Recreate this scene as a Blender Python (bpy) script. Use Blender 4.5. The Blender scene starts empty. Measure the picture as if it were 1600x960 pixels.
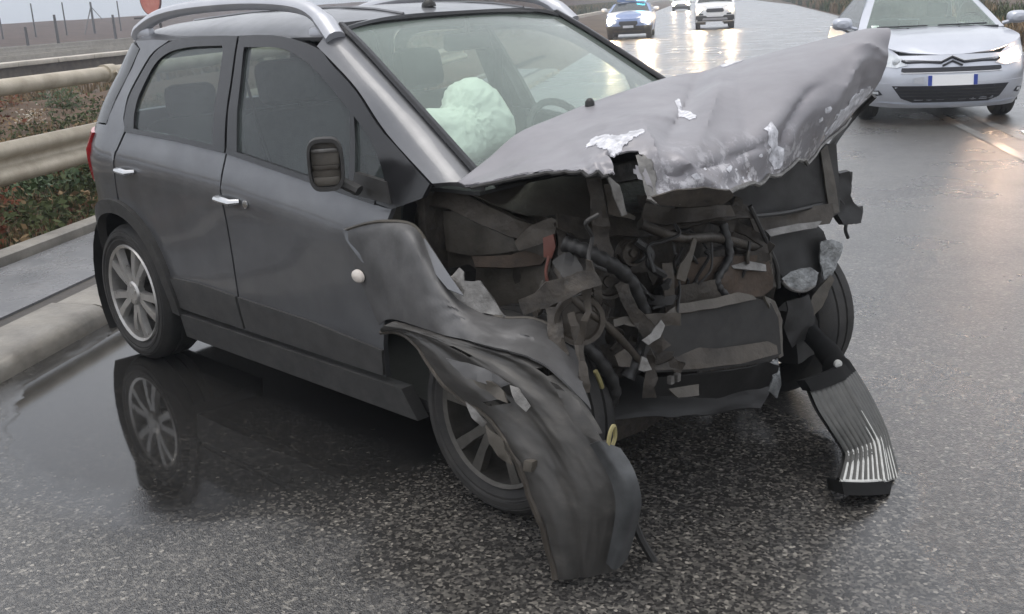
import bpy, bmesh, math, random
from mathutils import Vector, Matrix, noise
S = bpy.context.scene
COL = S.collection
rad = math.radians
V = Vector

# ------------------------------------------------------------------ camera
CAM = V((3.40243, -2.942828, 1.544883)); YAW, PIT, ROL, FPX = 2.36946328, 0.27925, -0.0504182, 1652.225
_d = V((math.cos(YAW)*math.cos(PIT), math.sin(YAW)*math.cos(PIT), -math.sin(PIT)))
_r0 = V((math.sin(YAW), -math.cos(YAW), 0)); _u0 = _r0.cross(_d)
_r = math.cos(ROL)*_r0 + math.sin(ROL)*_u0; _u = -math.sin(ROL)*_r0 + math.cos(ROL)*_u0
cd = bpy.data.cameras.new('camera'); cam = bpy.data.objects.new('camera', cd); COL.objects.link(cam)
cam.matrix_world = Matrix(((_r.x, _u.x, -_d.x, CAM.x), (_r.y, _u.y, -_d.y, CAM.y), (_r.z, _u.z, -_d.z, CAM.z), (0, 0, 0, 1)))
cd.sensor_fit = 'HORIZONTAL'; cd.sensor_width = 36; cd.lens = 36*FPX/1600; cd.clip_end = 6000; cd.clip_start = 0.05
S.camera = cam

# ------------------------------------------------------------------ light
SUN_EL, SUN_AZ = rad(80), rad(200)          # azimuth in world XY (direction towards the sun)
W = bpy.data.worlds.new('World'); S.world = W; W.use_nodes = True
nt = W.node_tree; nt.nodes.clear()
sky = nt.nodes.new('ShaderNodeTexSky'); sky.sky_type = 'NISHITA'; sky.sun_disc = False
sky.sun_elevation = SUN_EL; sky.sun_rotation = rad(90) - SUN_AZ
sky.air_density = 1.0; sky.dust_density = 3.0; sky.ozone_density = 1.0
hs = nt.nodes.new('ShaderNodeHueSaturation'); hs.inputs['Saturation'].default_value = 0.42
bg = nt.nodes.new('ShaderNodeBackground'); bg.inputs['Strength'].default_value = 0.12
wo = nt.nodes.new('ShaderNodeOutputWorld')
mixc = nt.nodes.new('ShaderNodeMix'); mixc.data_type = 'RGBA'; mixc.inputs[0].default_value = .58      # cloud sheet over the clear sky
cl = nt.nodes.new('ShaderNodeTexNoise'); cl.inputs['Scale'].default_value = 1.6; cl.inputs['Detail'].default_value = 5
clr = nt.nodes.new('ShaderNodeValToRGB'); clr.color_ramp.elements[0].position = .3; clr.color_ramp.elements[0].color = (5.7, 5.95, 6.5, 1); clr.color_ramp.elements[1].position = .7; clr.color_ramp.elements[1].color = (7.6, 7.5, 7.5, 1)
tcs = nt.nodes.new('ShaderNodeTexCoord'); nt.links.new(tcs.outputs['Generated'], cl.inputs['Vector']); nt.links.new(cl.outputs[0], clr.inputs[0])
nt.links.new(sky.outputs[0], hs.inputs['Color']); nt.links.new(hs.outputs[0], mixc.inputs[6]); nt.links.new(clr.outputs[0], mixc.inputs[7]); nt.links.new(mixc.outputs[2], bg.inputs[0]); nt.links.new(bg.outputs[0], wo.inputs[0])
sl = bpy.data.lights.new('sun', 'SUN'); sl.energy = 0.8; sl.angle = rad(40); sl.color = (1, .96, .9)
sun = bpy.data.objects.new('sun', sl); COL.objects.link(sun)
sdir = V((math.cos(SUN_EL)*math.cos(SUN_AZ), math.cos(SUN_EL)*math.sin(SUN_AZ), math.sin(SUN_EL)))
sun.rotation_euler = (-sdir).to_track_quat('-Z', 'Y').to_euler()
S.view_settings.view_transform = 'Standard'; S.view_settings.look = 'None'
S.view_settings.gamma = 1; S.view_settings.use_curve_mapping = False
S.view_settings.exposure = 0.86
S.render.engine = 'CYCLES'; S.cycles.use_denoising = True
S.cycles.max_bounces = 10; S.cycles.transparent_max_bounces = 16

# ------------------------------------------------------------------ pixel -> place helpers (author's survey of the photograph)
def ray(px, py): return _d + _r*((px-800)/FPX) - _u*((py-480)/FPX)
def onX(px, py, x): r = ray(px, py); return CAM + r*((x-CAM.x)/r.x)
def onY(px, py, y): r = ray(px, py); return CAM + r*((y-CAM.y)/r.y)
def onZ(px, py, z): r = ray(px, py); return CAM + r*((z-CAM.z)/r.z)
def onP(px, py, p, n): r = ray(px, py); return CAM + r*((V(p)-CAM).dot(V(n))/r.dot(V(n)))

# road frame: local x = along the road away from the camera, local y = to its left
_v = ray(1095, -12); RANG = math.atan2(_v.y, _v.x)
RM = Matrix.Translation((CAM.x, CAM.y, 0)) @ Matrix.Rotation(RANG, 4, 'Z')
RMI = RM.inverted()
def road_at(px, py, z=0): return RMI @ onZ(px, py, z)

# ------------------------------------------------------------------ materials
MATS = {}
def nodes_of(name):
    m = bpy.data.materials.new(name); m.use_nodes = True
    n = m.node_tree; b = n.nodes['Principled BSDF']; return m, n, b
def ramp(n, src, stops):
    r = n.nodes.new('ShaderNodeValToRGB'); e = r.color_ramp.elements
    while len(e) < len(stops): e.new(0.5)
    for i, (p, c) in enumerate(stops):
        e[i].position = p; e[i].color = (*c, 1) if len(c) == 3 else c
    n.links.new(src, r.inputs[0]); return r.outputs[0]
def tex_noise(n, scale, detail=4, rough=.6, coord='Object'):
    tc = n.nodes.new('ShaderNodeTexCoord'); t = n.nodes.new('ShaderNodeTexNoise')
    t.inputs['Scale'].default_value = scale; t.inputs['Detail'].default_value = detail; t.inputs['Roughness'].default_value = rough
    n.links.new(tc.outputs[coord], t.inputs['Vector']); return t.outputs[0]
def mat(name, c0, c1=None, rough=.5, metal=0, scale=8, bump=0, bscale=None, coat=0, rvar=0, emit=None, spec=.5, detail=5):
    """plain material: base colour wandering between c0 and c1, roughness wander, fine bump"""
    m, n, b = nodes_of(name)
    c1 = c1 or c0
    f = tex_noise(n, scale, detail)
    n.links.new(ramp(n, f, [(.3, c0), (.7, c1)]), b.inputs['Base Color'])
    b.inputs['Roughness'].default_value = rough; b.inputs['Metallic'].default_value = metal
    b.inputs['Specular IOR Level'].default_value = spec
    b.inputs['Coat Weight'].default_value = coat; b.inputs['Coat Roughness'].default_value = .06
    if rvar:
        n.links.new(ramp(n, tex_noise(n, scale*1.7, 4), [(.3, (rough-rvar,)*3), (.7, (rough+rvar,)*3)]), b.inputs['Roughness'])
    if bump:
        bp = n.nodes.new('ShaderNodeBump'); bp.inputs['Strength'].default_value = bump; bp.inputs['Distance'].default_value = .02
        n.links.new(tex_noise(n, bscale or scale*4, 4), bp.inputs['Height']); n.links.new(bp.outputs[0], b.inputs['Normal'])
    if emit:
        b.inputs['Emission Color'].default_value = (*emit[0], 1); b.inputs['Emission Strength'].default_value = emit[1]
    MATS[name] = m; return m
def glass(name, tint, milky, gloss_r=.02, mcol=(.55, .62, .58), droplets=True):
    """wet, slightly milky pane: see-through + mirror reflection + a film of drops"""
    m, n, b = nodes_of(name); n.nodes.remove(b)
    out = [x for x in n.nodes if x.type == 'OUTPUT_MATERIAL'][0]
    tr = n.nodes.new('ShaderNodeBsdfTransparent'); tr.inputs[0].default_value = (*tint, 1)
    gl = n.nodes.new('ShaderNodeBsdfGlossy'); gl.inputs['Roughness'].default_value = gloss_r
    df = n.nodes.new('ShaderNodeBsdfDiffuse'); df.inputs[0].default_value = (*mcol, 1)  # mist, with the milky sky reflection put into this diffuse colour
    fr = n.nodes.new('ShaderNodeFresnel'); ge = n.nodes.new('ShaderNodeNewGeometry'); io = n.nodes.new('ShaderNodeMath'); io.operation = 'MULTIPLY_ADD'
    io.inputs[1].default_value = 1/1.45-1.45; io.inputs[2].default_value = 1.45      # a pane is entered and left at the same angle
    n.links.new(ge.outputs['Backfacing'], io.inputs[0]); n.links.new(io.outputs[0], fr.inputs[0])
    m1 = n.nodes.new('ShaderNodeMixShader'); m2 = n.nodes.new('ShaderNodeMixShader')
    if droplets:
        bp = n.nodes.new('ShaderNodeBump'); bp.inputs['Strength'].default_value = .02; bp.inputs['Distance'].default_value = .003
        n.links.new(tex_noise(n, 70, 2), bp.inputs['Height']); n.links.new(bp.outputs[0], gl.inputs['Normal'])
    f = ramp(n, tex_noise(n, 2.2, 5), [(.3, (milky*.7,)*3), (.72, (milky*1.3,)*3)])
    n.links.new(f, m1.inputs[0]); n.links.new(tr.outputs[0], m1.inputs[1]); n.links.new(df.outputs[0], m1.inputs[2])
    n.links.new(fr.outputs[0], m2.inputs[0]); n.links.new(m1.outputs[0], m2.inputs[1]); n.links.new(gl.outputs[0], m2.inputs[2])
    n.links.new(m2.outputs[0], out.inputs[0]); MATS[name] = m; return m

M_paint = mat('grey_metallic_paint', (.115, .118, .126), (.15, .153, .16), rough=.42, metal=.62, scale=5, rvar=.06, coat=.5, bump=.05, bscale=130, detail=9)
M_hoodpaint = M_paint
def dusty_skylit():  # paler car paint: dust, and sky light on the hood put into colour
    m = mat('dusty_skylit_grey_paint', (.20, .193, .206), (.26, .252, .265), rough=.5, metal=.25, scale=4, rvar=.08, coat=.1, bump=.03, bscale=45)
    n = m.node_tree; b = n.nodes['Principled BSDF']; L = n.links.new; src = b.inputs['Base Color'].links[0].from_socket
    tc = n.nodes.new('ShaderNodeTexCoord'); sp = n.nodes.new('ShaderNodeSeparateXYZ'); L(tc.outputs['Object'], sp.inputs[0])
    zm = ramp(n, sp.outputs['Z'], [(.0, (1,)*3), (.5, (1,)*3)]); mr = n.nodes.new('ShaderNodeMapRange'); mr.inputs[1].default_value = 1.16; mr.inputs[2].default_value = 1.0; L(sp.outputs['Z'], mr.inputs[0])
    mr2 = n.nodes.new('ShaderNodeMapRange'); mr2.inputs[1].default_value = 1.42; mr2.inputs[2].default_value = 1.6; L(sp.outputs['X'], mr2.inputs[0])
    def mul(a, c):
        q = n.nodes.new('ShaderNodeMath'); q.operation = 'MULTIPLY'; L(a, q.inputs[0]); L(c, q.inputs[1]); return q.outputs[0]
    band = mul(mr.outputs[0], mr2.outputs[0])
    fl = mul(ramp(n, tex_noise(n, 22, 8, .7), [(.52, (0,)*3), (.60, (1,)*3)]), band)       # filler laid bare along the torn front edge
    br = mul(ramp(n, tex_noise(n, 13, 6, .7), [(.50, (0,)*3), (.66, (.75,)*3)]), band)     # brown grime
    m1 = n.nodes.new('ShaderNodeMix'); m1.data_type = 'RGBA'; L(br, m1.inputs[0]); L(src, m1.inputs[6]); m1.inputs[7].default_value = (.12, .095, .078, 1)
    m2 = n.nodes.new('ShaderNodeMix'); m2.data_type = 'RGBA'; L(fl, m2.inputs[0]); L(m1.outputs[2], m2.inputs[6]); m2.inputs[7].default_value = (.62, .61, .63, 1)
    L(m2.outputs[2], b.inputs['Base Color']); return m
M_dusty_skylit = dusty_skylit()
M_sill = mat('dusty_sill_plastic', (.04, .039, .038), (.06, .058, .056), rough=.65, scale=12, rvar=.1)
M_mud_shade = mat('mud_shaded_grey_paint', (.072, .071, .071), (.125, .123, .123), rough=.58, metal=.3, scale=9, rvar=.1, bump=.05, bscale=40)  # mud film, plus dark reflections on the fender put into the colour
M_wetblack = mat('dull_black_rubber', (.006, .006, .006), (.01, .01, .01), rough=.9, spec=.2, scale=20)
M_clad = mat('dark_plastic_cladding', (.024, .023, .022), (.038, .036, .034), rough=.68, scale=12, rvar=.1, bump=.05, bscale=150)
M_blackgloss = mat('black_gloss_trim', (.012, .012, .013), rough=.2, rvar=.05)
M_rubber = mat('tyre_rubber', (.011, .011, .011), (.036, .033, .03), rough=.75, scale=9, bump=.1, bscale=120)
M_alloy = mat('alloy_wheel', (.36, .35, .34), (.5, .49, .47), rough=.36, metal=.75, scale=14, rvar=.1)
M_disc = mat('brake_steel', (.03, .028, .026), (.06, .052, .045), rough=.6, metal=.3, scale=14)
M_rail = mat('roof_rail_silver', (.42, .43, .46), (.5, .51, .54), rough=.38, metal=.4, scale=6)
M_chrome = mat('satin_chrome', (.6, .6, .6), rough=.25, metal=.9, scale=5)
M_winglass = glass('milky_windscreen', (.89, .94, .905), .14, mcol=(.5, .58, .53))
M_sideglass = glass('wet_side_glass', (.72, .77, .76), .08, mcol=(.45, .52, .52))
M_farglass = glass('tinted_car_glass', (.5, .54, .55), .03, droplets=False)
M_seat = mat('dark_seat_cloth', (.018, .018, .02), (.035, .035, .037), rough=.9, scale=30, bump=.2, bscale=200)
M_dash = mat('dashboard_plastic', (.03, .031, .033), (.045, .046, .046), rough=.6, scale=20)
M_liner = mat('pale_headliner', (.13, .135, .125), (.17, .172, .16), rough=.9, scale=20)
M_bag = mat('airbag_cloth', (.88, .92, .85), (.93, .96, .9), rough=.85, scale=6, bump=.25, bscale=30)
M_taillight = mat('red_lamp_lens', (.4, .015, .02), (.5, .03, .03), rough=.12, scale=20, coat=.5)
M_junk = mat('grimy_dark_metal', (.018, .015, .012), (.058, .048, .038), rough=.6, metal=.15, scale=24, rvar=.15, bump=.3, bscale=40)
M_junk2 = mat('muddy_grey_metal', (.032, .027, .022), (.075, .063, .05), rough=.5, metal=.3, scale=11, rvar=.15, bump=.25, bscale=30)
M_apron = mat('mud_spattered_apron', (.05, .044, .036), (.11, .097, .08), rough=.5, metal=.2, scale=9, rvar=.15, bump=.2, bscale=25)
M_bare = mat('torn_bare_metal', (.11, .105, .098), (.24, .232, .22), rough=.4, metal=.6, scale=25, bump=.2, bscale=60)
M_primer = mat('scraped_white_filler', (.30, .30, .32), (.86, .86, .9), rough=.6, scale=32, bump=.5, bscale=50, detail=8)
M_rust = mat('rusty_brown_metal', (.04, .028, .02), (.085, .06, .042), rough=.75, scale=18, bump=.2, bscale=60)
M_redplastic = mat('reddish_plastic', (.12, .035, .025), (.17, .055, .035), rough=.5, scale=30)
M_yellow = mat('yellowish_clip', (.22, .19, .08), (.3, .26, .12), rough=.5, scale=30)
def streaky():
    m, n, b = nodes_of('scraped_muddy_plastic'); tc = n.nodes.new('ShaderNodeTexCoord'); mp = n.nodes.new('ShaderNodeMapping')
    mp.inputs['Rotation'].default_value = (0, rad(38), rad(10)); mp.inputs['Scale'].default_value = (5, 14, 17)
    n.links.new(tc.outputs['Object'], mp.inputs[0]); t = n.nodes.new('ShaderNodeTexNoise'); t.inputs['Scale'].default_value = 1; t.inputs['Detail'].default_value = 8; t.inputs['Roughness'].default_value = .7
    n.links.new(mp.outputs[0], t.inputs['Vector'])
    n.links.new(ramp(n, t.outputs[0], [(.3, (.030, .028, .026)), (.55, (.048, .045, .041)), (.70, (.075, .069, .062)), (.82, (.13, .118, .10))]), b.inputs['Base Color'])
    n.links.new(ramp(n, t.outputs[0], [(.4, (.46,)*3), (.7, (.66,)*3)]), b.inputs['Roughness'])
    bp = n.nodes.new('ShaderNodeBump'); bp.inputs['Strength'].default_value = .06; bp.inputs['Distance'].default_value = .006
    n.links.new(t.outputs[0], bp.inputs['Height']); n.links.new(bp.outputs[0], b.inputs['Normal']); return m
M_streak = streaky()
M_clear = mat('cracked_lamp_plastic', (.11, .112, .112), (.30, .31, .31), rough=.16, metal=.35, scale=30, bump=.5, bscale=45)
M_duct = mat('ribbed_duct_plastic', (.05, .05, .047), (.085, .083, .076), rough=.55, scale=20, bump=.1)
M_ductlight = mat('chalky_duct_ribs', (.42, .42, .40), (.6, .6, .57), rough=.6, scale=60)
M_blackplastic = mat('black_plastic', (.012, .0115, .011), (.02, .019, .018), rough=.5, scale=20, bump=.05)
M_silver = mat('silver_car_paint', (.46, .48, .53), (.52, .54, .59), rough=.34, metal=.5, scale=3, coat=.6)
M_white = mat('white_car_paint', (.74, .75, .76), (.8, .8, .8), rough=.3, scale=3, coat=.5)
M_blue = mat('pale_blue_car_paint', (.13, .19, .36), (.16, .23, .42), rough=.3, scale=3, coat=.5)
M_grille = mat('dark_grille', (.01, .011, .016), (.018, .018, .024), rough=.45, scale=30)
M_lampclear = mat('clear_lamp_glass', (.5, .53, .56), (.75, .77, .78), rough=.1, metal=.3, scale=25)
M_platewhite = mat('blank_white_plate', (.85, .85, .85), rough=.4)
M_plateblue = mat('blue_plate_band', (.02, .05, .3), rough=.4)
M_lampwarm = mat('lit_headlamp_warm', (.9, .85, .7), emit=((1, .66, .44), 90), rough=.3)
M_lampwhite = mat('lit_headlamp_white', (.9, .9, .9), emit=((1, .74, .45), 380), rough=.3)
M_beacon = mat('blue_beacon_lens', (.05, .4, .9), emit=((.15, .75, 1), 7), rough=.2)

# ------------------------------------------------------------------ mesh helpers
class MB:
    def __init__(s): s.v = []; s.f = []; s.m = []
    def add(s, vs, fs, mi=0):
        o = len(s.v); s.v += [V(p) for p in vs]; s.f += [[i+o for i in f] for f in fs]; s.m += [mi]*len(fs); return s
    def grid(s, rows, mi=0, close=False):
        nu = len(rows[0]); vs = [p for r in rows for p in r]; fs = []
        for j in range(len(rows)-1):
            for i in range(nu-1 if not close else nu):
                k = (i+1) % nu
                fs.append([j*nu+i, j*nu+k, (j+1)*nu+k, (j+1)*nu+i])
        return s.add(vs, fs, mi)
    def box(s, c, sz, R=None, mi=0, bev=0.0):
        bm = bmesh.new(); bmesh.ops.create_cube(bm, size=1)
        for v in bm.verts: v.co = V((v.co.x*sz[0], v.co.y*sz[1], v.co.z*sz[2]))
        if bev: bmesh.ops.bevel(bm, geom=bm.edges[:], offset=bev, segments=2, affect='EDGES', profile=.5)
        s.bm(bm, Matrix.Translation(c) @ (R.to_4x4() if R else Matrix()), mi); return s
    def bm(s, bm, M=None, mi=0):
        bm.verts.index_update(); M = M or Matrix()
        s.add([M @ v.co for v in bm.verts], [[v.index for v in f.verts] for f in bm.faces], mi); bm.free(); return s
    def tube(s, path, r, n=8, caps=True, mi=0, flat=1.0):
        path = [V(p) for p in path]; rs = r if isinstance(r, (list, tuple)) else [r]*len(path)
        rows = []; up = V((0, 0, 1)); prev = None
        for i, p in enumerate(path):
            t = (path[min(i+1, len(path)-1)] - path[max(i-1, 0)])
            if t.length < 1e-9: t = V((1, 0, 0))
            t.normalize()
            if prev is None:
                a = t.cross(up)
                if a.length < .05: a = t.cross(V((1, 0, 0)))
            else: a = prev - t*prev.dot(t)
            a.normalize(); prev = a; b = t.cross(a)
            rows.append([p + a*(math.cos(q)*rs[i]) + b*(math.sin(q)*rs[i]*flat) for q in [2*math.pi*k/n for k in range(n)]])
        s.grid(rows, mi, close=True)
        if caps:
            o = len(s.v); N = len(rows)
            s.f.append([o-N*n+k for k in range(n)][::-1]); s.m.append(mi)
            s.f.append([o-n+k for k in range(n)]); s.m.append(mi)
        return s
    def lathe(s, prof, n=32, M=None, mi=0):
        """prof (radius, height) about local +Y"""
        M = M or Matrix(); rows = []
        for (r, h) in prof:
            rows.append([M @ V((r*math.cos(2*math.pi*k/n), h, r*math.sin(2*math.pi*k/n))) for k in range(n)])
        return s.grid(rows, mi, close=True)
    def build(s, name, mats, parent=None, angle=38, smooth=True, recalc=True, M=None, kind=None, label=None):
        me = bpy.data.meshes.new(name); me.from_pydata([tuple(p) for p in s.v], [], s.f)
        mats = mats if isinstance(mats, (list, tuple)) else [mats]
        for m in mats: me.materials.append(m)
        if len(mats) > 1: me.polygons.foreach_set('material_index', s.m)
        if recalc:
            bm = bmesh.new(); bm.from_mesh(me); bmesh.ops.remove_doubles(bm, verts=bm.verts, dist=1e-5)
            bmesh.ops.recalc_face_normals(bm, faces=bm.faces); bm.to_mesh(me); bm.free()
        if smooth:
            me.polygons.foreach_set('use_smooth', [True]*len(me.polygons)); me.set_sharp_from_angle(angle=rad(angle))
        o = bpy.data.objects.new(name, me); COL.objects.link(o)
        if parent: o.parent = parent
        if M: o.matrix_world = M
        if kind: o['kind'] = kind
        if label: o['label'] = label
        return o
def thing(name, label, cat, M=None, group=None):
    o = bpy.data.objects.new(name, None); COL.objects.link(o); o.empty_display_size = .2
    if M: o.matrix_world = M
    return tag(o, label, cat, group)
def tag(o, label, cat, group=None):
    o['label'] = label; o['category'] = cat
    if group: o['group'] = group
    return o
def copy_tree(o, parent=None):
    c = o.copy(); COL.objects.link(c)
    if parent: c.parent = parent
    for ch in list(o.children): copy_tree(ch, c)
    return c
def cr(p0, p1, p2, p3, t):
    return .5*((2*p1) + (p2-p0)*t + (2*p0-5*p1+4*p2-p3)*t*t + (3*p1-p0-3*p2+p3)*t**3)
def spline(pts, u):
    n = len(pts)-1; x = min(max(u, 0), 1)*n; i = min(int(x), n-1); t = x-i
    g = lambda k: pts[k] if 0 <= k <= n else (2*pts[0]-pts[1] if k < 0 else 2*pts[n]-pts[n-1])
    return cr(g(i-1), g(i), g(i+1), g(i+2), t)
def smooth_path(pts, k=6):
    pts = [V(p) for p in pts]; n = (len(pts)-1)*k
    return [spline(pts, i/n) for i in range(n+1)]
class Surf:
    """surface through a net of control points (rows of equal length)"""
    def __init__(s, rows): s.rows = [[V(p) for p in r] for r in rows]
    def at(s, u, v): return spline([spline(r, u) for r in s.rows], v)
    def n(s, u, v):
        e = .01; a = s.at(min(u+e, 1), v)-s.at(max(u-e, 0), v); b = s.at(u, min(v+e, 1))-s.at(u, max(v-e, 0))
        c = a.cross(b); return c.normalized() if c.length > 1e-9 else V((0, 0, 1))
def nz(p, s, amp, seed=0): return V((noise.noise(V(p)*s+V((seed, 7, 3))), noise.noise(V(p)*s+V((3, seed+11, 5))), noise.noise(V(p)*s+V((9, 2, seed+5)))))*amp
def thicken(bm, t):
    bm.normal_update(); fs = bm.faces[:]; bnd = [e for e in bm.edges if len(e.link_faces) == 1]
    back = {v: bm.verts.new(v.co-v.normal*t) for v in bm.verts[:]}
    for f in fs: bm.faces.new([back[v] for v in reversed(f.verts)])
    for e in bnd:
        l = e.link_loops[0]; a, b = l.vert, l.link_loop_next.vert; bm.faces.new((b, a, back[a], back[b]))
def sheet(mb, fn, nu, nv, thick=.004, mi=0, skip=None):
    """two-sided thin sheet from fn(u,v) with real thickness"""
    P = [[fn(i/nu, j/nv) for i in range(nu+1)] for j in range(nv+1)]
    keep = [[not (skip and skip((i+.5)/nu, (j+.5)/nv)) for i in range(nu)] for j in range(nv)]
    bm = bmesh.new(); vv = [[bm.verts.new(p) for p in r] for r in P]
    for j in range(nv):
        for i in range(nu):
            if keep[j][i]: bm.faces.new((vv[j][i], vv[j][i+1], vv[j+1][i+1], vv[j+1][i]))
    loose = [v for v in bm.verts if not v.link_faces]; bmesh.ops.delete(bm, geom=loose, context='VERTS')
    bmesh.ops.recalc_face_normals(bm, faces=bm.faces)
    thicken(bm, thick)
    mb.bm(bm, mi=mi); return mb
def cut_poly(poly, step):
    """flat (a,b) polygon -> bmesh in XZ plane, sliced into a grid so that it can be bent"""
    bm = bmesh.new(); bm.faces.new([bm.verts.new((p[0], 0, p[1])) for p in poly])
    for ax in (0, 2):
        lo = min(v.co[ax] for v in bm.verts); hi = max(v.co[ax] for v in bm.verts)
        k = int((hi-lo)/step)
        for q in range(1, k+1):
            c = [0, 0, 0]; nn = [0, 0, 0]; c[ax] = lo+(hi-lo)*q/(k+1)+1e-4; nn[ax] = 1
            bmesh.ops.bisect_plane(bm, geom=bm.verts[:]+bm.edges[:]+bm.faces[:], plane_co=c, plane_no=nn, dist=1e-6)
    return bm
def panel(mb, poly, fn, step=.08, thick=.018, mi=0, inward=None):
    """bend a flat outline onto a surface fn(a,b)->point, give it a folded rim of depth thick along inward(a,b)"""
    bm = cut_poly(poly, step); src = {}
    edges = [e for e in bm.edges if len(e.link_faces) == 1]
    r = bmesh.ops.extrude_edge_only(bm, edges=edges)
    rim = set(v for v in r['geom'] if isinstance(v, bmesh.types.BMVert))
    for v in bm.verts:
        a, b = v.co.x, v.co.z; p = fn(a, b)
        if v in rim: p = p + inward(a, b)*thick
        v.co = p
    bmesh.ops.recalc_face_normals(bm, faces=bm.faces)
    mb.bm(bm, mi=mi); return mb
def arc(cx, cz, r, a0, a1, n=10, rz=None):
    return [(cx+r*math.cos(rad(a0+(a1-a0)*k/n)), cz+(rz or r)*math.sin(rad(a0+(a1-a0)*k/n))) for k in range(n+1)]
def smooth2(pts, k=4):
    q = smooth_path([V((p[0], p[1], 0)) for p in pts], k); return [(p.x, p.y) for p in q]
def interp(tab, x):
    if x <= tab[0][0]: return tab[0][1]
    for (a, p), (b, q) in zip(tab, tab[1:]):
        if x <= b: t = (x-a)/(b-a); return p+(q-p)*t
    return tab[-1][1]

def wheel(parent, c, sgn, R=.325, w=.205, rimR=.235, steer=0, tilt=0, twin=True, spokes=5, rim_m=None, name='wheel', spin=0.3):
    """c = centre of the outer face; sgn = +1 left side of the car, -1 right side; local +Y points outward"""
    M = Matrix.Translation(c) @ Matrix.Rotation(steer, 4, 'Z') @ Matrix.Rotation(tilt, 4, 'X') @ (Matrix() if sgn > 0 else Matrix.Rotation(math.pi, 4, 'Z')) @ Matrix.Rotation(spin, 4, 'Y')
    hub = MB(); hub.lathe([(0.001, -.075), (.14, -.075), (.15, -.085), (.15, -.1), (.001, -.1)], 28, M).lathe([(.055, -.1), (.055, -.03), (.001, -.03)], 16, M)
    h = hub.build(name, M_disc, parent)
    t = MB(); e = .012
    t.lathe([(rimR-.008, -w*.95), (rimR+.012, -w), (R-.035, -w-.004), (R-.012, -w+.012), (R, -w+.035), (R, -w*.70), (R-.008, -w*.69), (R-.008, -w*.65), (R, -w*.64), (R, -w*.42), (R-.008, -w*.41), (R-.008, -w*.37), (R, -w*.36),
             (R, -.038), (R-.006, -.024), (R-.014, -.012), (R-.026, .001), (R-.03, .0), (R-.034, .005), (R-.05, .007), (R-.054, .004), (rimR+.034, .008), (rimR+.03, .004), (rimR+.022, .005), (rimR+.012, 0), (rimR-.008, -.01)], 48, M)
    t.build('tyre', M_rubber, h, angle=30)
    r = MB()
    r.lathe([(rimR, -.008), (rimR-.006, .002), (rimR-.018, -.006), (rimR-.02, -.03), (rimR-.03, -.14), (rimR-.025, -w*.9)], 40, M)
    r.lathe([(.058, -.04), (.058, -.012), (.05, -.002), (.03, .002), (.001, .002)], 24, M)
    for k in range(spokes):
        for off in ((-.13, .13) if twin else (0,)):
            a = 2*math.pi*k/spokes; d1 = a+off*.9; d2 = a+off*1.75
            p0 = V((.045*math.cos(d1), -.012, .045*math.sin(d1))); p2 = V(((rimR-.012)*math.cos(d2), -.006, (rimR-.012)*math.sin(d2)))
            p1 = (p0+p2)/2 + V((0, .006, 0)); q = (p2-p0).normalized(); sd = V((0, 1, 0)).cross(q)
            rows = []
            for (p, wd) in ((p0, .021), (p1, .018), (p2, .024 if twin else .03)):
                wd *= 1.0 if twin else 1.4
                rows.append([M @ (p+sd*wd+V((0, -.028, 0))), M @ (p+sd*wd*.8), M @ (p-sd*wd*.8), M @ (p-sd*wd+V((0, -.028, 0)))])
            r.grid(rows)
    for k in range(5):
        a = 2*math.pi*(k+.5)/5; r.lathe([(.008, -.012), (.008, .003), (.001, .003)], 8, M @ Matrix.Translation((.036*math.cos(a), 0, .036*math.sin(a))))
    r.build('rim', rim_m or M_alloy, h, angle=35)
    return h
# ================================================================== SETTING
ROADX = RM
def in_road(name, mb, m, kind='structure', **k): return mb.build(name, m, None, M=RM, kind=kind, recalc=k.get('recalc', True), smooth=k.get('smooth', True))
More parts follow.
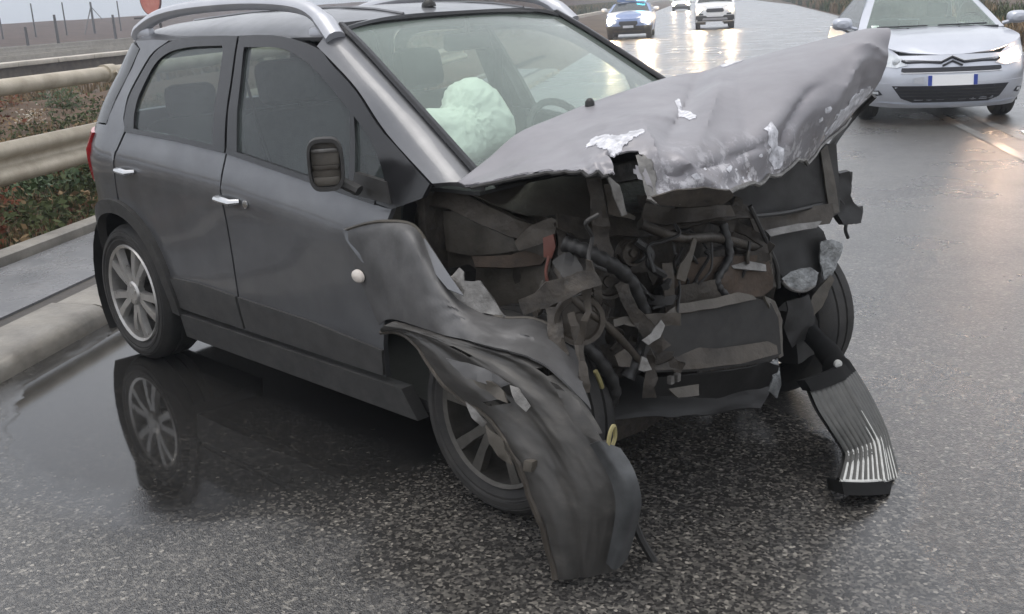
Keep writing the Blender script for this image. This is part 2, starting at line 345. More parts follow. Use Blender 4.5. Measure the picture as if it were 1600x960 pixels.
# --- wet asphalt: stones in a dark binder, a smooth film of standing water beside the kerb
def asphalt():
    m, n, b = nodes_of('wet_asphalt'); L = n.links.new
    tc = n.nodes.new('ShaderNodeTexCoord'); obj = tc.outputs['Object']
    vor = n.nodes.new('ShaderNodeTexVoronoi'); vor.inputs['Scale'].default_value = 210; L(obj, vor.inputs['Vector'])
    vor2 = n.nodes.new('ShaderNodeTexVoronoi'); vor2.inputs['Scale'].default_value = 105; vor2.feature = 'F1'; L(obj, vor2.inputs['Vector'])
    stone = ramp(n, vor2.outputs['Color'], [(.0, (.018, .0175, .017)), (.42, (.042, .04, .038)), (.66, (.09, .085, .078)), (.84, (.17, .158, .14)), (1, (.40, .37, .32))])
    big = ramp(n, tex_noise(n, .35, 5), [(.3, (.6,)*3), (.7, (1.1,)*3)])
    mul = n.nodes.new('ShaderNodeMix'); mul.data_type = 'RGBA'; mul.blend_type = 'MULTIPLY'; mul.inputs[0].default_value = 1
    L(stone, mul.inputs[6]); L(big, mul.inputs[7]); dp = n.nodes.new('ShaderNodeMix'); dp.data_type = 'RGBA'; dp.inputs[7].default_value = (.012, .012, .012, 1); L(mul.outputs[2], dp.inputs[6]); L(dp.outputs[2], b.inputs['Base Color'])   # deep water hides the stones
    # puddle mask in road coordinates
    wob = n.nodes.new('ShaderNodeTexNoise'); wob.inputs['Scale'].default_value = 1.6; wob.inputs['Detail'].default_value = 6; L(obj, wob.inputs['Vector'])
    ws = n.nodes.new('ShaderNodeVectorMath'); ws.operation = 'MULTIPLY_ADD'; L(wob.outputs['Color'], ws.inputs[0]); ws.inputs[1].default_value = (.8, .8, 0); ws.inputs[2].default_value = (-.4, -.4, 0)
    ad = n.nodes.new('ShaderNodeVectorMath'); ad.operation = 'ADD'; L(obj, ad.inputs[0]); L(ws.outputs[0], ad.inputs[1])
    def ell(cx, cy, rx, ry):
        mp = n.nodes.new('ShaderNodeMapping'); mp.inputs['Scale'].default_value = (1/rx, 1/ry, 0); mp.inputs['Location'].default_value = (-cx/rx, -cy/ry, 0)
        L(ad.outputs[0], mp.inputs['Vector']); ln = n.nodes.new('ShaderNodeVectorMath'); ln.operation = 'LENGTH'; L(mp.outputs[0], ln.inputs[0])
        return ramp(n, ln.outputs['Value'], [(.84, (1,)*3), (1.02, (0,)*3)])
    _q = road_at(1000, 770); _q2 = road_at(480, 690)
    e1 = ell(5.15, 1.8, 2.5, 1.65); e3 = ell(_q.x, _q.y, .95, 1.05); e4 = ell(_q2.x, _q2.y, .75, 1.3)
    mx = n.nodes.new('ShaderNodeMath'); mx.operation = 'MAXIMUM'; L(e1, mx.inputs[0]); mx.inputs[1].default_value = 0
    dd = n.nodes.new('ShaderNodeMath'); dd.operation = 'MULTIPLY'; L(e1, dd.inputs[0]); dd.inputs[1].default_value = .85; L(dd.outputs[0], dp.inputs[0])
    film = n.nodes.new('ShaderNodeMath'); film.operation = 'MAXIMUM'; L(e3, film.inputs[0]); L(e4, film.inputs[1])
    f8 = n.nodes.new('ShaderNodeMath'); f8.operation = 'MULTIPLY'; L(film.outputs[0], f8.inputs[0]); f8.inputs[1].default_value = .78
    mx2 = n.nodes.new('ShaderNodeMath'); mx2.operation = 'MAXIMUM'; L(mx.outputs[0], mx2.inputs[0]); L(f8.outputs[0], mx2.inputs[1]); mx = mx2
    inv = n.nodes.new('ShaderNodeMath'); inv.operation = 'SUBTRACT'; inv.inputs[0].default_value = 1; L(mx.outputs[0], inv.inputs[1])
    rr = ramp(n, tex_noise(n, .9, 6, .65), [(.32, (.17,)*3), (.7, (.33,)*3)])
    rm = n.nodes.new('ShaderNodeMath'); rm.operation = 'MULTIPLY_ADD'; L(rr, rm.inputs[0]); L(inv.outputs[0], rm.inputs[1]); rm.inputs[2].default_value = .055
    L(rm.outputs[0], b.inputs['Roughness'])
    bp = n.nodes.new('ShaderNodeBump'); bp.inputs['Distance'].default_value = .006
    sm = n.nodes.new('ShaderNodeMath'); sm.operation = 'MULTIPLY'; L(inv.outputs[0], sm.inputs[0]); sm.inputs[1].default_value = .4
    L(sm.outputs[0], bp.inputs['Strength']); L(vor.outputs['Distance'], bp.inputs['Height']); L(bp.outputs[0], b.inputs['Normal'])
    b.inputs['Specular IOR Level'].default_value = .5; b.inputs['IOR'].default_value = 1.45
    cwt = n.nodes.new('ShaderNodeMath'); cwt.operation = 'MULTIPLY'; L(inv.outputs[0], cwt.inputs[0]); cwt.inputs[1].default_value = .9; L(cwt.outputs[0], b.inputs['Coat Weight']); b.inputs['Coat IOR'].default_value = 1.4; L(rm.outputs[0], b.inputs['Coat Roughness']); L(bp.outputs[0], b.inputs['Coat Normal'])
    return m
M_asphalt = asphalt()
M_line = mat('worn_white_line', (.10, .10, .10), (.22, .22, .215), rough=.3, scale=9, bump=.1, bscale=60)
M_concrete = mat('wet_concrete', (.085, .088, .095), (.15, .15, .155), rough=.3, scale=3, rvar=.12, bump=.1, bscale=30)
M_kerb = mat('kerb_stone', (.12, .11, .095), (.27, .25, .215), rough=.45, scale=4, rvar=.1, bump=.2, bscale=25)
M_joint = mat('dirty_joint', (.03, .027, .024), (.06, .05, .04), rough=.6, scale=10, bump=.2)
M_soil = mat('red_brown_verge_soil', (.05, .035, .022), (.12, .075, .048), rough=.9, scale=2.5, bump=.5, bscale=14, spec=.2)
M_field = mat('brown_field', (.06, .044, .032), (.125, .095, .07), rough=.95, scale=.35, bump=.5, bscale=3, spec=.2)
M_bank = mat('brown_bank', (.05, .034, .028), (.10, .07, .056), rough=.95, scale=.8, bump=.4, bscale=5, spec=.2)
M_ballast = mat('rail_ballast', (.055, .045, .038), (.12, .10, .082), rough=.9, scale=6, bump=.6, bscale=20)
M_steel = mat('rail_steel', (.34, .31, .27), (.46, .43, .38), rough=.45, metal=.4, scale=4)
M_coping = mat('pale_coping', (.36, .33, .28), (.5, .46, .4), rough=.8, scale=2, bump=.2)
M_wall = mat('dark_stone', (.06, .05, .04), (.13, .105, .085), rough=.9, scale=5, bump=.4, bscale=20)
M_galv = mat('weathered_galvanised_steel', (.31, .265, .195), (.49, .435, .345), rough=.5, metal=.2, scale=5, rvar=.1, bump=.05, bscale=30)
M_post = mat('dark_fence_post', (.06, .06, .065), (.11, .105, .1), rough=.85, scale=8)
M_signred = mat('faded_red_sign', (.5, .14, .11), (.62, .27, .21), rough=.5, scale=6)
M_signrim = mat('sign_rim', (.16, .09, .09), rough=.6)

def sheetxy(pts, z, thick=0, step=None):
    mb = MB(); n = len(pts); mb.add([(x, y, z) for x, y in pts], [list(range(n))]); return mb
def strip(edgeL, edgeR, z0=0.0):
    mb = MB(); mb.grid([[V((x, y, z0)) for x, y in edgeL], [V((x, y, z0)) for x, y in edgeR]]); return mb
# ground sheet to the horizon, carrying the verge (it dips a little under the road)
g = MB(); xs = [-60, -20, -5, 2, 6, 10, 15, 20, 30, 45, 70, 110, 180, 320, 500, 900]; ysl = [-800, -400, -120, -50, -30, -20, -14, -10.5, -9, -7, 0, 3.1, 3.3, 4.44, 5, 6, 8, 11, 15, 19, 24, 40, 70, 140, 400, 800]
def gz(x, y):
    if -7.5 < y < 3.25: return -.03
    if 3.25 <= y < 4.45: return -.03
    if y >= 4.45: return .04 + .03*math.sin(x*.9+y) + min(.12, (y-4.45)*.03) - min(.25, max(0, y-8)*.05)
    return -.02 + .5*min(1, max(0, (-y-9)/12))
g.grid([[V((x, y, gz(x, y))) for x in xs] for y in ysl]); in_road('ground', g, M_field)
# road: right-hand edge curves away to the right far off; left edge swings out to the left beyond the kerb end
ss = [-40, -10, 0, 5, 10, 16, 22, 30, 40, 55, 75, 100, 140, 200, 300, 500, 850]
left = [(s, 3.15 if s < 24 else 3.15+min(8, (s-24)*.016)) for s in ss]
right = [(s, -6.9 if s < 45 else -6.9-(s-45)*.036) for s in ss]
mb = MB(); rows = []
for q in range(9): rows.append([V((l[0], l[1]+(r[1]-l[1])*q/8, 0)) for l, r in zip(left, right)])
mb.grid(rows); in_road('road', mb, M_asphalt)
# painted lines under and beside the silver car
for (nm, y0, s0, s1, wd) in (('lane_line', -2.78, 6.0, 30, .11), ('lane_line', -3.12, 5.5, 30, .12)):
    in_road(nm, strip([(s0, y0), (s1, y0)], [(s0, y0-wd), (s1, y0-wd)], .004), M_line)
in_road('lane_dash', strip([(9.4, -3.0), (11.9, -3.3)], [(9.4, -3.13), (11.9, -3.45)], .008), mat('fresh_white_paint', (.72, .73, .72), (.8, .8, .78), rough=.35, scale=12))
# kerb stones, raised strip and its joint, back edging
def prism(mb, s0, s1, prof, wob=0):
    n = max(2, int((s1-s0)/.5)); rows = []
    for (y, z) in prof:
        rows.append([V((s0+(s1-s0)*k/n, y+wob*noise.noise(V((k*.7, y*3, 2))), z+wob*.4*noise.noise(V((k*.9, y*5, 9))))) for k in range(n+1)])
    return mb.grid(rows)
kr = MB(); prism(kr, -2, 24, [(3.13, -.02), (3.14, .045), (3.18, .082), (3.24, .095), (3.44, .10)]).build('kerb_base', M_joint, None, M=RM @ Matrix.Translation((0, .012, -.012)), kind='structure')
kerb = bpy.data.objects.new('kerb', None); COL.objects.link(kerb); kerb.matrix_world = RM; kerb['kind'] = 'structure'
kme = None
for k in range(26):
    if kme is None:
        b = MB(); n = 4; prof = [(3.12, -.02), (3.13, .05), (3.165, .088), (3.21, .10), (3.445, .108), (3.445, .02)]
        rows = [[V((-.488+.976*i/n, y+.004*noise.noise(V((i, y*9, 0))), z)) for i in range(n+1)] for y, z in prof]
        b.grid(rows); b.add([V((-.488, y, z)) for y, z in prof], [[0, 1, 2, 3, 4, 5]]); b.add([V((.488, y, z)) for y, z in prof], [[5, 4, 3, 2, 1, 0]])
        o = b.build('kerb_stone', M_kerb, kerb); kme = o.data; 
    else:
        o = bpy.data.objects.new('kerb_stone', kme); COL.objects.link(o); o.parent = kerb
    o.location = (-1.5+k, random.Random(k).uniform(-.012, .012), random.Random(k+50).uniform(-.004, .004))
pv = MB(); prism(pv, -2, 24, [(3.45, .098), (3.56, .10)], .01); in_road('gutter_joint', pv, M_joint)
pv = MB(); prism(pv, -2, 24, [(3.555, .05), (3.56, .113), (3.7, .12), (4.28, .122), (4.285, .03)], .006); in_road('pavement', pv, M_concrete)
pv = MB(); prism(pv, -2, 24, [(4.29, .05), (4.30, .09), (4.36, .092)], .02); in_road('drain_joint', pv, M_joint)
pv = MB(); prism(pv, -2, 24, [(4.345, .05), (4.35, .16), (4.37, .172), (4.47, .172), (4.48, .02)], .01); in_road('back_kerb', pv, M_kerb)
vg = MB(); rows = []
for j in range(15):
    y = 4.475+j*.45; rows.append([V((-3+i*.6, y, .10+.02*j+.07*noise.noise(V((i*.5, j*.5, 1))))) for i in range(60)])
vg.grid(rows); in_road('verge', vg, M_soil)
# long pale edging of the far side road on the left, and a brown bank above it
pv = MB(); e = [(52, 5.4), (62, 8.0), (84, 10.0), (126, 10.4), (240, 11.5), (425, 12.8)]
pv.grid([[V((s, y, z)) for s, y in e] for z in (0, .3)]); pv.grid([[V((s, y+d, .3)) for s, y in e] for d in (0, .5)]); in_road('far_edging', pv, M_coping)
bk = MB(); rows = []
for j in range(9):
    rows.append([V((60+i*9, 11.5+j*1.6+i*.28, (.15+4.6*math.sin(min(1, j/5)*math.pi/2))*(.55+.45*min(1, i/4))+.7*noise.noise(V((i*.6, j*.5, 4))))) for i in range(34)])
bk.grid(rows); in_road('earth_bank', bk, M_bank)
# field bank behind the railway (left), rising to the right
bk = MB(); rows = []
for j in range(7):
    y = 44+j*5; rows.append([V((20+i*8, y, (.4+min(1, j/4)*(.75+i*.085))+.18*noise.noise(V((i*.7, j*.6, 2))))) for i in range(28)])
bk.grid(rows); in_road('embankment', bk, M_bank)
# railway bed with rails
rb = MB(); prism(rb, 8, 140, [(19.9, .0), (20.2, .38), (21.5, .46), (42, .5), (43, .3)], .05); in_road('railway_bed', rb, M_ballast)
for i, y in enumerate((23.4, 24.85, 27.6, 29.05, 33.0, 34.45)):
    rl = MB(); rl.box((70, y, .57), (124, .075, .17)); tag(rl.build('rail', M_steel, None, M=RM), ['steel rail nearest the stone wall', 'second steel rail from the stone wall', 'third steel rail from the stone wall', 'fourth steel rail from the stone wall', 'steel rail one before the farthest', 'farthest steel rail below the brown embankment'][i], 'rail', 'railway rails beyond the wall')
# low stone wall with pale coping
w = thing('stone_wall', 'low dark stone wall with pale coping beyond the guardrail', 'wall', RM)
b = MB(); prism(b, 8, 90, [(19.2, -.1), (19.25, .5), (19.6, .5), (19.65, -.1)], .03); b.build('wall_face', M_wall, w)
cme = None
for k in range(40):
    if cme is None:
        b = MB(); b.box((0, 0, 0), (1.97, .62, .13), bev=.02); o = b.build('coping_stone', M_coping, w); cme = o.data
    else:
        o = bpy.data.objects.new('coping_stone', cme); COL.objects.link(o); o.parent = w
    q = random.Random(k); o.location = (9+k*2, 19.42+q.uniform(-.03, .03), .565+q.uniform(-.015, .015)); o.rotation_euler = (0, 0, q.uniform(-.01, .01))
# --- guardrail: W-beam with spacer posts, tube above
gr = thing('guardrail', 'weathered steel guardrail with W-beam and round top tube along the verge', 'guardrail', RM)
prof = [(-.155, .02), (-.15, 0), (-.12, -.03), (-.085, -.035), (-.05, -.02), (-.03, .035), (0, .045), (.03, .035), (.05, -.02), (.085, -.035), (.12, -.03), (.15, 0), (.155, .02)]
for k in range(6):
    s0 = -3+k*4.3; b = MB(); n = 12
    rows = [[V((s0+4.42*i/n, 4.98+y+(.004 if k % 2 else 0), .60+z)) for i in range(n+1)] for z, y in prof]
    rows2 = [[p+V((0, .006, 0)) for p in r] for r in rows[::-1]]
    b.grid(rows+rows2, close=False); b.build('beam', M_galv, gr, angle=60)
b = MB(); b.tube([(s, 5.03, 1.135) for s in (-3, 2, 6, 9.2, 14, 24)], .062, 14); b.build('top_tube', M_galv, gr)
b = MB(); b.tube([(8.52, 5.03, 1.135), (8.66, 5.03, 1.135)], .078, 14); b.build('tube_collar', M_galv, gr)
b = MB(); b.tube(smooth_path([(8.58, 4.97, 1.15), (8.64, 4.93, 1.08), (8.74, 4.93, .98), (8.84, 4.96, .86)], 5), .05, 8, flat=.4); b.build('strap', M_galv, gr)
for s in (-1.2, 2.0, 5.6, 9.0, 12.4, 15.8):
    b = MB(); b.box((s, 5.12, .56), (.09, .12, 1.14), bev=.008); b.build('post', M_galv, gr)
    b = MB(); b.box((s, 5.045, .6), (.08, .06, .18), bev=.006); b.build('spacer', M_galv, gr)
# --- far fence posts on the skyline, a braced post, short stakes
fp = [((55, 50), 41), ((103, 45), 38), ((187, 33), 29), ((4, 56), 26), ((120, 44), 20)]
names = ['tall thin dark fence post on the skyline, second from the left edge', 'tall thin dark fence post left of the braced post', 'thin dark fence post nearest the round sign', 'dark fence post at the left edge of the photo', '']
def far_post(px, py, hpx, y=50, r=.055, lab='', m=M_post):
    rr = RMI.to_3x3() @ ray(px, py); c0 = RMI @ CAM; k = (y-c0.y)/rr.y; base = c0+rr*k
    dist = k; h = hpx/FPX*dist*1.04
    b = MB(); b.tube([base+V((0, 0, -1.2)), base+V((0, 0, h*.5)), base+V((0, 0, h))], [r*1.1, r, r*.9], 7)
    o = b.build('fence_post', m, None, M=RM); return tag(o, lab, 'post', 'fence posts on the skyline'), base, h
for (p, h), lb in zip(fp[:4], names): far_post(p[0], p[1], h, lab=lb)
_, bs, h = far_post(146, 38, 32, r=.09, lab='thick fence post with a slanted brace on the skyline')
_.name = 'braced_post'
b = MB(); b.tube([bs+V((0, 0, h*.8)), bs+V((-2.6, -.6, -.9))], .05, 6); b.tube([bs+V((0, 0, h*.8)), bs+V((2.0, .3, h*.2))], .03, 6); b.build('brace', M_post, _)
for (p, hp, lb) in (((43, 66), 22, 'short dark stake by the pale slab at the far left'), ((88, 47), 22, 'short thick dark stake between two tall posts'), ((177, 33), 9, 'tiny dark stake close to the last skyline post')):
    o, _b, _h = far_post(p[0], p[1], hp, y=36, r=.075, lab=lb); o.name = 'stake'; o['group'] = 'short stakes beyond the railway'
# round red sign on two posts with crossbars
rr = RMI.to_3x3() @ ray(235, -2); c0 = RMI @ CAM; k = (12.4-c0.y)/rr.y; sc = c0+rr*k
sg = thing('road_sign', 'round faded red road sign on two dark posts above the car roof', 'sign', RM)
MS = Matrix.Translation(sc) @ Matrix.Rotation(rad(-25), 4, 'Z') @ Matrix.Rotation(rad(90), 4, 'Z')
b = MB(); b.lathe([(.001, .02), (.355, .02), (.36, .015), (.36, -.01), (.001, -.012)], 36, MS); b.build('disc', M_signred, sg)
b = MB(); b.lathe([(.355, .026), (.375, .02), (.375, -.015), (.35, -.015)], 36, MS); b.build('rim', M_signrim, sg)
for d in (-.17, .17):
    b = MB(); b.tube([MS @ V((d, -.05, .1)), V(((MS @ V((d, -.05, 0))).x, (MS @ V((d, -.05, 0))).y, -.2))], .03, 8); b.build('post', M_post, sg)
b = MB(); b.box(MS @ V((0, -.055, -.46)), (.05, .75, .05), MS.to_3x3() @ Matrix.Rotation(rad(90), 3, 'Z')); b.box(MS @ V((.3, -.055, -.42)), (.04, .9, .04), MS.to_3x3() @ Matrix.Rotation(rad(90), 3, 'Z')); b.build('crossbar', M_post, sg)
# faint mountain range far off
mt = MB(); rows = [[], [], []]
for i in range(60):
    s = 60+i*13; y = 640; hh = 7+12*abs(noise.noise(V((i*.13, 1, 0))))+4*noise.noise(V((i*.5, 4, 0)))
    rows[0].append(V((s, y, -1))); rows[1].append(V((s, y+20, max(3, hh)))); rows[2].append(V((s, y+60, -1)))
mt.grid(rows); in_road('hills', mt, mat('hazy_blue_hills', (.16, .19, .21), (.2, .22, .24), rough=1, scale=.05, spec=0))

# --- vegetation: grass tufts (stuff), weeds (things)
M_grass = mat('dry_green_grass', (.034, .05, .018), (.085, .095, .036), rough=.8, scale=.9, spec=.2)
M_straw = mat('straw_brown_grass', (.13, .085, .045), (.24, .17, .09), rough=.85, scale=1.2, spec=.2)
M_redstalk = mat('rusty_red_plants', (.11, .035, .02), (.2, .07, .035), rough=.85, scale=1.5, spec=.2)
M_leaf = mat('weed_leaf_green', (.028, .055, .02), (.055, .09, .03), rough=.6, scale=3, spec=.3)
M_paleleaf = mat('pale_dry_heads', (.32, .28, .22), (.46, .42, .36), rough=.9, scale=6, spec=.2)
def tufts(name, n, fn, mats, h=(.08, .28), seed=1, wd=.012):
    R = random.Random(seed); mb = MB()
    for k in range(n):
        p, hs, mi = fn(R)
        for q in range(R.randint(4, 8)):
            a = R.uniform(0, 6.283); hh = R.uniform(*h)*hs; ln = R.uniform(.1, .6)*hh; d = V((math.cos(a), math.sin(a), 0)); sd = V((-d.y, d.x, 0))*wd*hs**.5
            o = p+V((R.uniform(-.07, .07), R.uniform(-.07, .07), 0))*hs
            mb.add([o-sd, o+sd, o+d*ln*.35+V((0, 0, hh*.6))+sd*.7, o+d*ln*.35+V((0, 0, hh*.6))-sd*.7, o+d*ln+V((0, 0, hh))], [[0, 1, 2, 3], [3, 2, 4]], mi)
    o = mb.build(name, mats, None, M=RM, kind='stuff', smooth=False, recalc=False); return o
def f1(R):
    s = R.uniform(3.5, 20); y = 4.5+abs(R.gauss(0, 1.9)); c = noise.noise(V((s*.45, y*.7, 3)))+R.uniform(-.35, .35)
    return V((s, y, .12+.03*(y-4.5))), (.3+.4*R.random())*(1.0 if y > 5.3 else .6), (2 if c < -.3 and y < 5.6 else 0 if c > -.1 else 1)
tufts('verge_grass', 9000, f1, [M_grass, M_straw, M_redstalk], seed=3, wd=.007, h=(.07, .3))
def cover(name, n, fn, mats, seed):
    R = random.Random(seed); mb = MB()
    for k in range(n):
        p, mi, L = fn(R); a = V((R.gauss(0, 1), R.gauss(0, 1), R.gauss(0, .7))).normalized(); b2 = a.cross(V((R.gauss(0, 1), R.gauss(0, 1), R.gauss(0, 1)))).normalized()
        mb.add([p-a*L, p+b2*L*.5, p+a*L, p-b2*L*.5], [[0, 1, 2, 3]], mi)
    return mb.build(name, mats, None, M=RM, kind='stuff', smooth=False, recalc=False)
def fc(R):
    s = R.uniform(3, 17); y = 4.5+abs(R.gauss(0, 3.0)); c = noise.noise(V((s*.8, y*.9, 13)))+.5*noise.noise(V((s*2.1, y*2.3, 3))); h = max(0, .20*noise.noise(V((s*.9, y*1.3, 6)))+.10)
    q = noise.noise(V((s*.5, y*.8, 21)))+R.uniform(-.2, .2)
    return V((s, y, .12+.03*(y-4.5)+h*R.random())), (3 if q > .33 else 0 if c > -.02 else 1 if c > -.36 else 2), R.uniform(.012, .045)
cover('verge_ground_cover', 40000, fc, [M_grass, M_straw, M_redstalk, M_leaf], 31)
def f2(R):
    s = R.uniform(10, 60); y = R.uniform(8, 19.2); return V((s, y, -.05)), .6+.6*R.random(), (0 if noise.noise(V((s*.3, y*.3, 5))) > .1 else 1)
tufts('meadow_grass', 3200, f2, [M_grass, M_straw], h=(.12, .35), seed=5, wd=.02)
def f3(R):
    s = R.uniform(58, 230); y = 10.8+abs(R.gauss(0, 1.6))+(s-60)*.012; return V((s, y, .2)), 3.2, (0 if R.random() > .35 else 1)
tufts('bank_grass', 5200, f3, [M_grass, M_straw], seed=7, wd=.04)
def f4(R):
    s = R.uniform(14, 190); y = -7.3-abs(R.gauss(0, 2.6))-max(0, s-45)*.036; return V((s, y, .0)), 1.5+1.2*R.random()+s*.01, (0 if noise.noise(V((s*.2, y*.3, 8))) > -.05 else 1)
tufts('roadside_grass', 7000, f4, [M_grass, M_straw], seed=9, wd=.03)
def bush(name, c, r, m, m2, lab, cat, n=260, seed=1, leaf=.05, group=None, up=1.0):
    R = random.Random(seed); t = thing(name, lab, cat, RM @ Matrix.Translation(c), group); st = MB(); lf = MB()
    for k in range(9):
        a = R.uniform(0, 6.283); e = V((math.cos(a)*r*.6*R.random(), math.sin(a)*r*.6*R.random(), r*up*R.uniform(.9, 1.7)))
        st.tube([V((0, 0, -.1)), e*.5+V((R.uniform(-.1, .1)*r, 0, 0)), e], [.03*r, .02*r, .008*r], 5)
    for k in range(n):
        d = V((R.gauss(0, 1), R.gauss(0, 1), R.gauss(0, 1))).normalized()*r*R.uniform(.35, 1)*(1+.35*noise.noise(V((k*.05, seed, 0))))
        p = V((d.x, d.y, r*up*.9+d.z*up*.9)); a = V((R.gauss(0, 1), R.gauss(0, 1), R.gauss(0, 1))).normalized(); b2 = a.orthogonal().normalized(); L = leaf*R.uniform(.6, 1.4)
        lf.add([p-a*L, p+b2*L*.45, p+a*L, p-b2*L*.45], [[0, 1, 2, 3]], 0 if R.random() < .7 else 1)
    st.build('stem', M_straw, t); lf.build('foliage', [m, m2], t, smooth=False, recalc=False); return t
bush('green_weed', road_at(95, 150, .5)+V((0, .0, -.35)), .34, M_leaf, M_grass, 'bright green leafy weed behind the guardrail beam', 'weed', 420, 4, .035)
bush('dry_weed', road_at(52, 188, .35)+V((0, 0, -.2)), .22, M_paleleaf, M_straw, 'pale dry weed with whitish heads behind the guardrail', 'weed', 200, 5, .022)
bush('dry_shrub', road_at(12, 160, .45)+V((0, 0, -.3)), .3, M_redstalk, M_straw, 'reddish dry shrub behind the guardrail at the left edge', 'shrub', 300, 6, .03)
bush('low_weed', road_at(125, 275, .25)+V((0, 0, -.1)), .2, M_grass, M_leaf, 'low green weed below the guardrail beside the grey car', 'weed', 240, 8, .025)
bush('red_weed', road_at(20, 335, .2)+V((0, .1, -.1)), .2, M_redstalk, M_straw, 'low rusty red weed between the back kerb and the guardrail', 'weed', 240, 9, .025)
R_ = random.Random(12)
hb = [(66, 14.5), (76, 15), (88, 15.5), (101, 16.5), (117, 17.5), (136, 18.5)]
hl = ['brown bare bush on the bank, nearest beyond the car roof', 'brown bush second along the bank', 'brown bush third along the bank', 'brown bush behind the blue and white car', 'far brown bush on the bank', 'farthest brown bush on the bank']
M_twig = mat('brown_bare_twigs', (.04, .03, .024), (.09, .064, .05), rough=.9, scale=.6, spec=.2)
for k, (s, y) in enumerate(hb): bush('bank_bush', V((s, y, 1.6)), 2.2+R_.random(), M_twig, M_grass, hl[k], 'bush', 620, 20+k, .26, 'bushes on the bank left of the road')
hb = [(20, -9.5, .9), (26, -11.5, 1.2), (60, -14, 1.3), (80, -17, 1.6)]
hl = ['dark bush beyond the silver car at the right edge', 'brown bush behind the dark bush at the right edge', 'bush on the right verge beyond the hood', 'far bush on the right verge']
for k, (s, y, r) in enumerate(hb): bush('verge_bush', V((s, y, -.05)), r, M_grass, M_twig, hl[k], 'bush', 520, 40+k, .1, 'bushes on the right verge')
# ================================================================== WRECKED CAR (origin mid wheelbase, X forward, Y left)
car = thing('wrecked_car', 'dark grey hatchback with crushed front end and raised crumpled hood', 'car')
WT = [(.15, .80), (.30, .838), (.45, .864), (.6, .868), (.75, .873), (.90, .886), (.94, .886), (.962, .873), (1.05, .838), (1.10, .823), (1.2, .785), (1.3, .735), (1.4, .69), (1.47, .655), (1.56, .60)]
BELT = [(-1.4, 1.10), (-1, 1.09), (-.35, 1.05), (.24, .98), (.66, .92), (1.0, .88), (1.4, .84)]
XR = [(.2, -1.92), (.45, -2.0), (.6, -2.01), (.8, -1.97), (1.0, -1.93), (1.1, -1.9), (1.3, -1.78), (1.46, -1.67), (1.56, -1.6)]
def belt(x): return interp(BELT, x)
def ys(x, z):
    k = max(0, min(1, (z-.6)/.3)) * max(0, min(1, (1.36-z)/.25))
    w = interp(WT, z-(belt(x)-1.05)*k)
    x0 = -1.35 if z < 1.05 else -1.35+.1*min(1, (z-1.05)/.4)
    if x < x0:
        q = min(1, (x0-x)/(x0-interp(XR, z))); w *= max(0, 1-q**2.2)**.5
    return w
def sfn(sg, off=0):
    def f(a, b):
        e = .004; w = ys(a, b); 
        nx = -(ys(a+e, b)-ys(a-e, b))/(2*e); nzz = -(ys(a, b+e)-ys(a, b-e))/(2*e)
        nx = max(-3, min(3, nx)); n = V((nx, 1, nzz)).normalized()
        p = V((a, w, b))+n*off; return V((p.x, sg*p.y, p.z))
    return f
def inw(sg): return lambda a, b: V((0, -sg, 0)) if a > -1.5 else V((.5, -sg*.8, 0)).normalized()
def spanel(name, poly, m, sg, off=0, parent=None, thick=.02, step=.07, label=None):
    mb = MB(); panel(mb, poly, sfn(sg, off), step, thick, inward=inw(sg)); return mb.build(name, m, parent or car, label=label)
AR, AF = (-1.28, .33), (1.2, .33)
